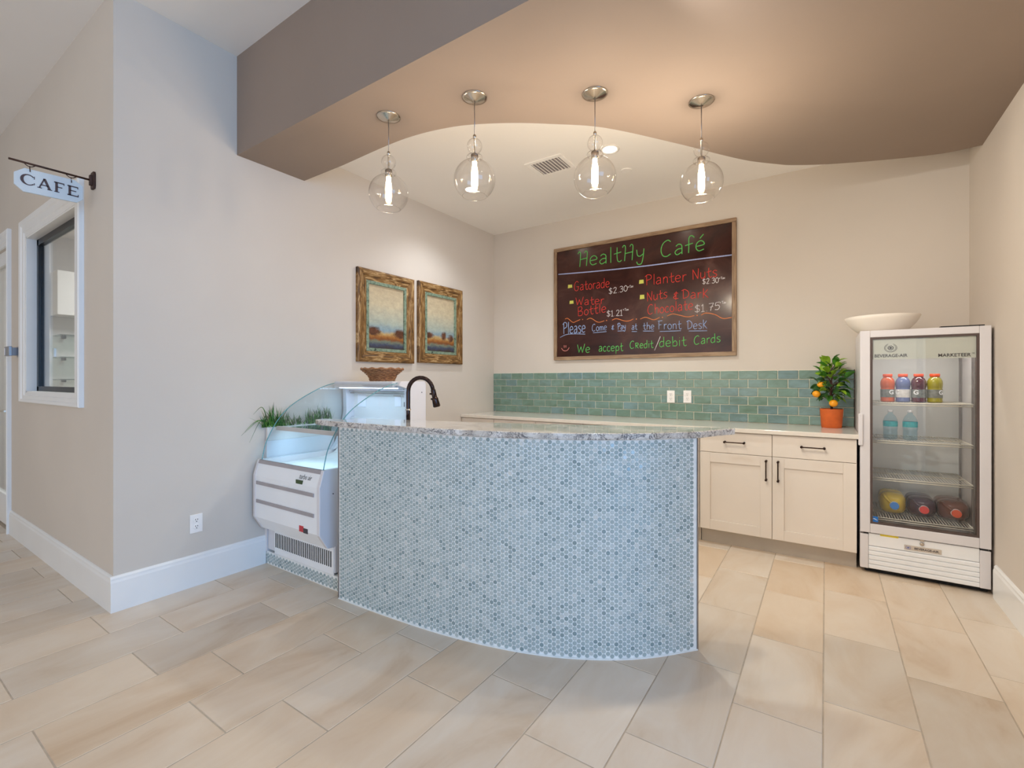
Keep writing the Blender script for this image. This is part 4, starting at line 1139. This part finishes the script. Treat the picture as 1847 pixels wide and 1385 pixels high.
# single-stroke handwriting: glyph = (advance, strokes); 's' = smoothed
G_ = {
 'H': (.62, [('s', [(.0, .86), (.06, .98), (.14, .9), (.13, .5), (.10, 0)]), ('s', [(.36, .86), (.42, .98), (.5, .9), (.49, .5), (.46, 0)]), ('l', [(.12, .46), (.48, .52)])]),
 'e': (.5, [('s', [(.06, .30), (.38, .36), (.34, .54), (.2, .6), (.06, .46), (.04, .2), (.16, .02), (.38, .08)])]),
 'a': (.5, [('s', [(.08, .52), (.2, .62), (.34, .54), (.36, .3), (.36, 0)]), ('s', [(.35, .34), (.16, .32), (.04, .16), (.14, 0), (.35, .12)])]),
 'l': (.24, [('l', [(.1, 1), (.1, 0)])]),
 't': (.44, [('s', [(.18, .92), (.17, .5), (.2, .1), (.3, .0), (.4, .08)]), ('l', [(.02, .52), (.38, .60)])]),
 'y': (.5, [('s', [(.06, .6), (.1, .26), (.22, .18), (.36, .3)]), ('s', [(.4, .62), (.36, .1), (.28, -.28), (.12, -.3), (.06, -.14)])]),
 'C': (.66, [('s', [(.5, .86), (.36, .98), (.14, .82), (.04, .45), (.12, .1), (.3, 0), (.5, .12)])]),
 'f': (.46, [('s', [(.42, .86), (.3, 1), (.18, .88), (.17, .4), (.16, 0)]), ('l', [(.0, .46), (.36, .54)])]),
 '!': (.55, [('s', [(.06, .30), (.38, .36), (.34, .54), (.2, .6), (.06, .46), (.04, .2), (.16, .02), (.38, .08)]), ('l', [(.2, .74), (.36, .96)])]),
 'G': (.7, [('s', [(.52, .86), (.34, 1), (.12, .8), (.04, .4), (.14, .06), (.36, .0), (.5, .16), (.5, .42)]), ('l', [(.3, .42), (.6, .42)])]),
 'o': (.48, [('s', [(.22, .6), (.06, .44), (.06, .14), (.22, 0), (.38, .14), (.38, .44), (.22, .6)])]),
 'r': (.4, [('l', [(.08, .6), (.08, 0)]), ('s', [(.08, .36), (.18, .56), (.34, .56)])]),
 'd': (.52, [('s', [(.36, .5), (.2, .56), (.05, .38), (.06, .1), (.2, 0), (.36, .14)]), ('l', [(.38, 1), (.38, 0)])]),
 '$': (.56, [('s', [(.44, .8), (.24, .9), (.08, .74), (.22, .52), (.42, .36), (.36, .12), (.16, .08), (.04, .2)]), ('l', [(.24, 1.05), (.24, -.08)])]),
 '2': (.5, [('s', [(.04, .76), (.18, .96), (.36, .84), (.3, .5), (.04, .04)]), ('l', [(.04, .03), (.42, .03)])]),
 '3': (.48, [('s', [(.04, .86), (.22, .96), (.36, .8), (.26, .56), (.14, .52)]), ('s', [(.14, .52), (.34, .46), (.38, .18), (.2, 0), (.02, .1)])]),
 '0': (.5, [('s', [(.22, .96), (.05, .7), (.05, .26), (.22, 0), (.4, .26), (.4, .7), (.22, .96)])]),
 '1': (.34, [('s', [(.02, .74), (.14, .96)]), ('l', [(.14, .98), (.14, .02)]), ('l', [(.0, .02), (.28, .02)])]),
 '5': (.5, [('l', [(.42, .96), (.1, .94)]), ('s', [(.1, .94), (.08, .56), (.28, .6), (.4, .36), (.28, .04), (.04, .06)])]),
 '7': (.46, [('s', [(.02, .92), (.4, .94)]), ('s', [(.4, .94), (.22, .4), (.16, 0)]), ('l', [(.1, .46), (.36, .5)])]),
 '.': (.26, [('l', [(.1, .03), (.13, .05)])]),
 '+': (.7, [('l', [(.06, .5), (.56, .5)]), ('l', [(.3, .8), (.3, .2)])]),
 'T': (.66, [('l', [(.02, .94), (.6, .98)]), ('l', [(.3, .96), (.3, 0)])]),
 'x': (.5, [('l', [(.04, .6), (.4, 0)]), ('l', [(.4, .6), (.04, 0)])]),
 'W': (.8, [('s', [(.02, .95), (.16, .05)]), ('l', [(.16, .05), (.36, .7)]), ('l', [(.36, .7), (.5, .02)]), ('l', [(.5, .02), (.72, 1.0)])]),
 'B': (.62, [('l', [(.08, .96), (.1, 0)]), ('s', [(.06, .92), (.36, .96), (.44, .72), (.3, .54), (.12, .5)]), ('s', [(.12, .5), (.42, .46), (.5, .2), (.36, .02), (.08, .02)])]),
 'P': (.6, [('l', [(.12, .94), (.14, 0)]), ('s', [(.0, .82), (.2, .99), (.46, .9), (.46, .6), (.14, .46)])]),
 'n': (.5, [('l', [(.08, .6), (.08, 0)]), ('s', [(.08, .36), (.2, .58), (.36, .5), (.38, 0)])]),
 'm': (.7, [('l', [(.08, .58), (.08, 0)]), ('s', [(.08, .36), (.18, .56), (.3, .46), (.31, 0)]), ('s', [(.31, .36), (.42, .56), (.54, .46), (.56, 0)])]),
 'u': (.5, [('s', [(.06, .6), (.06, .16), (.2, 0), (.36, .16)]), ('l', [(.38, .6), (.38, 0)])]),
 'N': (.62, [('l', [(.08, 0), (.06, .96)]), ('l', [(.06, .96), (.46, .02)]), ('l', [(.46, .02), (.5, 1)])]),
 's': (.44, [('s', [(.36, .54), (.18, .6), (.06, .46), (.2, .32), (.34, .18), (.24, .0), (.04, .06)])]),
 '&': (.56, [('s', [(.42, .74), (.2, .78), (.1, .58), (.26, .46), (.06, .3), (.12, .1), (.44, .14)]), ('l', [(.26, .95), (.22, -.06)])]),
 'D': (.68, [('l', [(.14, .92), (.14, .02)]), ('s', [(.0, .86), (.26, .98), (.54, .7), (.5, .24), (.14, .02)])]),
 'k': (.5, [('l', [(.08, 1), (.08, 0)]), ('l', [(.4, .86), (.1, .4)]), ('l', [(.12, .42), (.44, .0)])]),
 'h': (.5, [('l', [(.08, 1), (.08, 0)]), ('s', [(.08, .36), (.2, .58), (.36, .5), (.38, 0)])]),
 'c': (.46, [('s', [(.36, .5), (.22, .6), (.06, .42), (.06, .14), (.2, 0), (.38, .08)])]),
 'F': (.56, [('l', [(.1, .96), (.1, 0)]), ('l', [(.0, .94), (.46, .98)]), ('l', [(.1, .5), (.36, .54)])]),
 'i': (.24, [('l', [(.1, .6), (.1, 0)]), ('l', [(.1, .8), (.11, .84)])]),
 'b': (.5, [('l', [(.06, 1), (.08, 0)]), ('s', [(.08, .34), (.26, .56), (.4, .34), (.36, .06), (.08, .04)])]),
 'p': (.5, [('l', [(.08, .6), (.08, -.34)]), ('s', [(.08, .4), (.24, .6), (.4, .42), (.36, .1), (.08, .08)])]),
 'R': (.56, [('l', [(.08, .7), (.08, 0)]), ('s', [(.04, .68), (.34, .68), (.36, .44), (.1, .36)]), ('l', [(.14, .36), (.42, .0)])]),
}
WORDS = [('HealtHy', -2.205, 2.513, -1.49, 2.499, 0.161, 'g'), ('Caf!', -1.331, 2.487, -0.918, 2.494, 0.157, 'g'), ('Gatorade', -2.252, 2.261, -1.851, 2.258, 0.1, 'r'), ('$2.30', -1.859, 2.185, -1.661, 2.198, 0.062, 'w'), ('+Tax', -1.655, 2.225, -1.599, 2.231, 0.024, 'w'), ('Water', -2.232, 2.103, -1.912, 2.092, 0.088, 'r'), ('Bottle', -2.212, 1.987, -1.888, 2.003, 0.1, 'r'), ('$1.21', -1.881, 1.956, -1.713, 1.955, 0.063, 'w'), ('+Tax', -1.707, 2.002, -1.646, 2.002, 0.023, 'w'), ('Planter', -1.479, 2.234, -1.091, 2.232, 0.102, 'r'), ('Nuts', -1.036, 2.236, -0.823, 2.241, 0.097, 'r'), ('$2.30', -0.947, 2.184, -0.809, 2.183, 0.051, 'w'), ('+Tax', -0.807, 2.211, -0.754, 2.212, 0.021, 'w'), ('Nuts', -1.462, 2.073, -1.267, 2.092, 0.092, 'r'), ('&', -1.209, 2.07, -1.158, 2.065, 0.08, 'r'), ('Dark', -1.132, 2.068, -0.899, 2.056, 0.088, 'r'), ('Chocolate', -1.456, 1.946, -1.031, 1.959, 0.097, 'r'), ('$1.75', -1.016, 1.927, -0.799, 1.94, 0.071, 'w'), ('+Tax', -0.799, 1.99, -0.745, 1.99, 0.023, 'w'), ('Please', -2.387, 1.805, -2.121, 1.808, 0.126, 'b'), ('Come', -2.044, 1.815, -1.881, 1.818, 0.076, 'b'), ('&', -1.827, 1.818, -1.797, 1.818, 0.051, 'b'), ('Pay', -1.763, 1.814, -1.678, 1.817, 0.067, 'b'), ('at', -1.614, 1.805, -1.561, 1.804, 0.067, 'b'), ('the', -1.501, 1.8, -1.391, 1.796, 0.072, 'b'), ('Front', -1.353, 1.794, -1.137, 1.784, 0.085, 'b'), ('Desk', -1.086, 1.777, -0.909, 1.775, 0.083, 'b'), ('We', -2.212, 1.592, -2.069, 1.593, 0.095, 'g'), ('accept', -1.968, 1.601, -1.707, 1.598, 0.087, 'g'), ('CRedit', -1.634, 1.618, -1.401, 1.618, 0.077, 'g'), ('debit', -1.342, 1.623, -1.093, 1.624, 0.095, 'g'), ('Cards', -1.021, 1.631, -0.794, 1.647, 0.082, 'g')]
LINES = [('l', [(-2.442, 2.463), (-1.956, 2.439), (-1.484, 2.425), (-1.061, 2.422), (-0.697, 2.417)]), ('b', [(-2.421, 1.77), (-2.346, 1.797), (-2.238, 1.799), (-2.121, 1.79)]), ('b', [(-2.031, 1.799), (-1.881, 1.803)]), ('b', [(-1.761, 1.801), (-1.696, 1.801)]), ('b', [(-1.614, 1.788), (-1.561, 1.785)]), ('b', [(-1.499, 1.786), (-1.391, 1.78)]), ('b', [(-1.336, 1.772), (-1.137, 1.768)]), ('b', [(-1.066, 1.761), (-0.904, 1.754)]), ('w', [(-1.385, 1.592), (-1.329, 1.725)]), ('o', [(-2.359, 1.968), (-2.326, 1.971), (-2.265, 1.925), (-2.225, 1.934), (-2.179, 1.949)]), ('o', [(-2.15, 1.947), (-2.148, 1.945)]), ('o', [(-2.101, 1.943), (-2.056, 1.954), (-1.981, 1.909), (-1.937, 1.908), (-1.906, 1.917)]), ('o', [(-1.88, 1.918), (-1.878, 1.917)]), ('o', [(-1.821, 1.917), (-1.773, 1.928), (-1.69, 1.9), (-1.643, 1.897), (-1.597, 1.912)]), ('o', [(-1.566, 1.909), (-1.564, 1.908)]), ('o', [(-1.527, 1.907), (-1.473, 1.92), (-1.407, 1.893), (-1.374, 1.893), (-1.336, 1.909)]), ('o', [(-1.309, 1.907), (-1.306, 1.906)]), ('o', [(-1.267, 1.915), (-1.215, 1.932), (-1.163, 1.92), (-1.081, 1.895), (-1.016, 1.901)]), ('o', [(-0.991, 1.901), (-0.989, 1.9)]), ('o', [(-0.957, 1.902), (-0.913, 1.917), (-0.837, 1.897), (-0.771, 1.857), (-0.697, 1.861)]), ('p', [(-2.37, 1.682), (-2.368, 1.655)]), ('p', [(-2.35, 1.681), (-2.349, 1.657)]), ('p', [(-2.403, 1.653), (-2.384, 1.629), (-2.357, 1.621), (-2.33, 1.628), (-2.309, 1.655)])]
def stroke(mb, pts, r, smooth):
    p3 = spline(pts, 6) if smooth and len(pts) > 2 else pts
    mb.tube([(a_, BYs, b_) for a_, b_ in p3], r, 6, flat=(1, 0.25, 1))
for word, xa, za, xb, zb_, h, c in WORDS:
    adv = sum(G_[ch][0] for ch in word)-0.1
    kx = (xb-xa)/adv; dz = (zb_-za)/(xb-xa)
    r_ = {True: 0.0042, False: 0.0030}[h > 0.12] if h > 0.04 else 0.0022
    mb = MB(); cur = 0
    for ch in word:
        w_, st_ = G_[ch]
        for kd, pl in st_:
            stroke(mb, [(xa+(cur+px)*kx, za+pz*h+dz*(cur+px)*kx) for px, pz in pl], r_, kd == 's')
        cur += w_
    part('chalk_word', mb, M['chalk_'+c], CB)
for c, pl in LINES:
    mb = MB()
    if len(pl) == 2 and c == 'o': mb.lathe([(0.0055, 0), (0.0055, 0.001)], (pl[0][0], BYs, pl[0][1]), 10, axis='y')
    else: stroke(mb, pl, 0.006 if c == 'l' else 0.0033, True)
    part('chalk_line', mb, M['chalk_'+c], CB)
for (x0, z0), (x1, z1) in (((-2.324, 2.301), (-2.273, 2.332)), ((-2.305, 2.126), (-2.257, 2.16)), ((-1.539, 2.256), (-1.492, 2.293)), ((-1.532, 2.104), (-1.485, 2.143))):
    s_ = 0.003*R.uniform(-1, 1)
    mb = MB(); mb.add([(x0, BYs-0.0012, z0+s_), (x1, BYs-0.0012, z0), (x1-0.002, BYs-0.0012, z1), (x0+0.003, BYs-0.0012, z1-s_), (x0, BYs+0.001, z0+s_), (x1, BYs+0.001, z0), (x1-0.002, BYs+0.001, z1), (x0+0.003, BYs+0.001, z1-s_)],
        [(0, 1, 2, 3), (7, 6, 5, 4), (0, 4, 5, 1), (1, 5, 6, 2), (2, 6, 7, 3), (3, 7, 4, 0)])
    part('yellow_bullet', mb, M['chalk_y'], CB, label='yellow square bullet')

# ------------------------------------------------------------------ hanging pendants
PD = thing('pendant_light', '', 'lamp', (0, 0, ZS), 'clear glass pendants hanging from the bulkhead')
part('canopy', MB().lathe([(0.067, 0), (0.067, -0.004), (0.055, -0.007), (0.020, -0.020), (0.008, -0.024)], seg=36), M['nickel'], PD, world=False)
part('cord', MB().cyl((0, 0, -0.02), (0, 0, -0.205), 0.0024, 8), M['steel'], PD, world=False)
cz = -0.446   # globe centre below the soffit
gr = 0.112
part('stem', MB().tube([(0, 0, -0.20), (0, 0, -0.207), (0, 0, -0.222), (0, 0, -0.225), (0, 0, -0.31)], [0.004, 0.009, 0.009, 0.005, 0.005], 12), M['nickel'], PD, world=False)
pg = []
for i in range(13):      # upper small ball
    a_ = PI*(0.08+0.78*i/12); pg.append((0.041*math.sin(a_), -0.264+0.041*math.cos(a_)))
for i in range(1, 10):      # flattened middle ball
    a_ = PI*(0.2+0.56*i/9); pg.append((0.044*math.sin(a_), -0.325+0.020*math.cos(a_)))
for i in range(25):      # globe, open at the bottom
    a_ = PI*(0.105+0.695*i/24); pg.append((gr*math.sin(a_), cz+gr*0.98*math.cos(a_)))
pg.append((pg[-1][0]-0.002, pg[-1][1]+0.002))
sh = part('glass_shade', MB().lathe(pg, seg=48, closed=False), M['glass_shade'], PD, world=False)
part('shade_rim', MB().tube([(gr*math.sin(PI*0.8)*math.cos(2*PI*k/40), gr*math.sin(PI*0.8)*math.sin(2*PI*k/40), cz+gr*0.98*math.cos(PI*0.8)) for k in range(41)], 0.0016, 5), M['glass_shade'], PD, world=False)
so = MB().lathe([(0.010, -0.305), (0.018, -0.308), (0.018, -0.345), (0.015, -0.350)], seg=20)
for k in range(12):
    a_ = 2*PI*k/12; so.cyl((0.0185*math.cos(a_), 0.0185*math.sin(a_), -0.310), (0.0185*math.cos(a_), 0.0185*math.sin(a_), -0.344), 0.0018, 5)
part('socket', so, M['nickel'], PD, world=False)
part('bulb', MB().lathe([(0.012, -0.352), (0.013, -0.372), (0.0165, -0.392), (0.0175, -0.41), (0.0175, -0.475), (0.013, -0.492), (0.004, -0.498)], seg=20), M['bulb'], PD, world=False)
pos = [(-2.110, 1.862, 'leftmost clear glass pendant, nearest the left wall'), (-1.579, 1.993, 'second clear glass pendant from the left'), (-1.025, 2.325, 'third clear glass pendant from the left, in front of the downlight'), (-0.568, 2.713, 'rightmost clear glass pendant over the bar end')]
for i, (x, y, lb) in enumerate(pos):
    o = PD if i == 0 else copy_tree(PD)
    o.location = (x, y, ZS-(0.0, 0.006, 0.0, 0.0)[i]*0); o['label'] = lb; o['category'] = 'lamp'
    l = bpy.data.lights.new('pendant_glow', 'POINT'); l.energy = (5, 8.5, 17.5, 28)[i]; l.color = (1.0, 0.88, 0.70); l.shadow_soft_size = 0.03
    lo = bpy.data.objects.new('pendant_glow', l); C.objects.link(lo); lo.location = (x, y, ZS-0.50)

# ceiling register, sprinkler cover, lit downlight
VT = thing('ceiling_vent', 'square white air register in the cafe ceiling', 'vent', (-1.86, 3.35, ZC))
vx0, vx1, vy0, vy1 = -2.03, -1.70, 3.205, 3.495
fr_ = MB(); w = 0.035
fr_.box(vx0, vx1, vy0, vy0+w, ZC-0.008, ZC); fr_.box(vx0, vx1, vy1-w, vy1, ZC-0.008, ZC); fr_.box(vx0, vx0+w, vy0+w, vy1-w, ZC-0.008, ZC); fr_.box(vx1-w, vx1, vy0+w, vy1-w, ZC-0.008, ZC)
part('frame', fr_, M['ceil'], VT, bevel=0.002)
part('backing', MB().box(vx0+w, vx1-w, vy0+w, vy1-w, ZC-0.001, ZC+0.001), M['greybar'], VT)
for k in range(9):
    x = vx0+w+0.016+k*(vx1-vx0-2*w-0.03)/8
    part('slat', MB().add([(x-0.010, vy0+w, ZC-0.002), (x-0.008, vy0+w, ZC-0.001), (x+0.010, vy0+w, ZC-0.011), (x+0.008, vy0+w, ZC-0.013), (x-0.010, vy1-w, ZC-0.002), (x-0.008, vy1-w, ZC-0.001), (x+0.010, vy1-w, ZC-0.011), (x+0.008, vy1-w, ZC-0.013)],
        [(0, 1, 2, 3), (7, 6, 5, 4), (0, 4, 5, 1), (1, 5, 6, 2), (2, 6, 7, 3), (3, 7, 4, 0)]), M['ceil'], VT)
SPK = thing('sprinkler_cover', 'small round white sprinkler cover in the cafe ceiling', 'sprinkler', (-1.38, 3.77, ZC))
part('cover', MB().lathe([(0.045, 0), (0.045, -0.004), (0.040, -0.007)], seg=28), M['plate'], SPK, world=False)
DL = thing('recessed_downlight', 'lit recessed downlight in the cafe ceiling behind the third pendant', 'lamp', (-1.36, 3.36, ZC))
part('trim_ring', MB().lathe([(0.050, -0.001), (0.068, -0.001), (0.072, -0.005), (0.060, -0.008), (0.050, -0.002)], seg=32, closed=False), M['plate'], DL, world=False)
part('lens', MB().lathe([(0.050, -0.001), (0.050, -0.003)], seg=32), M['downlens'], DL, world=False)
for x, y, lb in ((-2.7, 3.36, 'lit recessed downlight seen through the globe of the second pendant'),):
    c = copy_tree(DL); c.location = (x, y, ZC); c['label'] = lb
c = copy_tree(DL); c.location = (-0.55, 1.78, ZS); c['label'] = 'added out-of-view downlight in the bulkhead, housing the right wall fill'  # made-up fixture above the view, placed where the fill spot starts

# ------------------------------------------------------------------ projecting cafe sign
SX = -3.64
SG = thing('cafe_sign', 'white projecting CAFE sign with rusty iron bracket on the lobby wall', 'sign', (SX, 0.75, 2.42))
mp = MB().prism([(SX-0.022, 2.443), (SX+0.022, 2.443), (SX+0.028, 2.46), (SX+0.028, 2.525), (SX+0.022, 2.543), (SX-0.022, 2.543), (SX-0.028, 2.525), (SX-0.028, 2.46)], 0.928, 0.940, axis='y')
mp.box(SX-0.012, SX+0.012, 0.916, 0.93, 2.462, 2.522)
part('wall_plate', mp, M['rust'], SG, bevel=0.002)
part('bracket_arm', MB().cyl((SX, 0.925, 2.493), (SX, 0.584, 2.491), 0.0058, 10), M['rust'], SG)
bd = [(0.604, 2.362), (0.640, 2.330), (0.860, 2.338), (0.887, 2.364), (0.887, 2.440), (0.850, 2.466), (0.644, 2.460), (0.604, 2.425)]
part('board', MB().prism(bd, SX-0.006, SX+0.006, axis='x'), M['sign'], SG, bevel=0.0015)
for y in (0.665, 0.835):
    hk = MB().tube(spline([(SX, y-0.022, 2.488), (SX, y-0.010, 2.478), (SX, y, 2.476), (SX, y+0.010, 2.478), (SX, y+0.022, 2.488)], 4), 0.0024, 6)
    hk.tube([(SX, y, 2.478), (SX+0.004, y, 2.462), (SX+0.010, y, 2.452), (SX+0.008, y, 2.445)], 0.0022, 6)
    part('hook', hk, M['rust'], SG)
def strokes2(polys, x):
    mb = MB()
    for p in polys: mb.prism(p, x, x+0.002, axis='x')
    return mb
def seg_(a, b, wa, wb=None):
    wb = wa if wb is None else wb
    d = Vector((b[0]-a[0], b[1]-a[1])).normalized(); n_ = Vector((-d.y, d.x))
    return [(a[0]-n_.x*wa/2, a[1]-n_.y*wa/2), (b[0]-n_.x*wb/2, b[1]-n_.y*wb/2), (b[0]+n_.x*wb/2, b[1]+n_.y*wb/2), (a[0]+n_.x*wa/2, a[1]+n_.y*wa/2)]
zb0, zt0 = 2.372, 2.427; H_ = zt0-zb0
def letter(polys): part('letter', strokes2(polys, SX+0.006), M['signletter'], SG, label='dark brown letter')
# C
ps = []; cy_, cz_ = 0.658, (zb0+zt0)/2
for k in range(16):
    a0 = math.radians(42+276*k/16); a1 = math.radians(42+276*(k+1)/16)
    def wd(a_): return 0.006+0.007*max(0, -math.cos(a_))**1
    o0, i0 = wd(a0), wd(a1)
    P = lambda a_, rr_, k2: (cy_+(0.031-k2*(wd(a_)))*math.cos(a_)*1.0, cz_+(0.030-k2*wd(a_)*0.75)*math.sin(a_))
    ps.append([P(a0, 0, 1), P(a0, 0, 0), P(a1, 0, 0), P(a1, 0, 1)])
ps.append(seg_((0.682, 2.424), (0.682, 2.409), 0.003)); ps.append(seg_((0.682, 2.388), (0.682, 2.378), 0.003))
letter(ps)
# A
letter([seg_((0.702, zb0), (0.722, zt0), 0.006), seg_((0.722, zt0), (0.744, zb0), 0.011), seg_((0.708, zb0+0.018), (0.738, zb0+0.018), 0.005), seg_((0.694, zb0), (0.712, zb0), 0.004), seg_((0.734, zb0), (0.754, zb0), 0.004)])
# F
letter([seg_((0.772, zb0), (0.772, zt0), 0.011), seg_((0.762, zt0-0.002), (0.804, zt0-0.002), 0.006), seg_((0.772, zb0+0.028), (0.796, zb0+0.028), 0.005), seg_((0.762, zb0), (0.784, zb0), 0.004), seg_((0.803, zt0), (0.803, zt0-0.011), 0.003)])
# E
letter([seg_((0.828, zb0), (0.828, zt0), 0.011), seg_((0.818, zt0-0.002), (0.864, zt0-0.002), 0.006), seg_((0.828, zb0+0.028), (0.856, zb0+0.028), 0.005), seg_((0.818, zb0+0.001), (0.866, zb0+0.001), 0.006), seg_((0.863, zt0), (0.863, zt0-0.011), 0.003), seg_((0.865, zb0), (0.865, zb0+0.012), 0.003)])

# metal holder on the lobby wall between door and window
WH = thing('wall_bracket', 'small brushed metal bracket on the lobby wall between door and window', 'bracket', (-5.47, YW, 1.53))
part('back_plate', MB().box(-5.50, -5.38, YW-0.010, YW, 1.49, 1.575), M['steel'], WH, bevel=0.002)
part('arm', MB().box(-5.46, -5.42, YW-0.055, YW-0.010, 1.50, 1.565), M['steel'], WH, bevel=0.002)
part('cover', MB().box(-5.52, -5.38, YW-0.075, YW-0.055, 1.495, 1.572), M['steel'], WH, bevel=0.003)
part('end_cap', MB().box(-5.523, -5.505, YW-0.078, YW-0.053, 1.505, 1.560), M['plate'], WH)
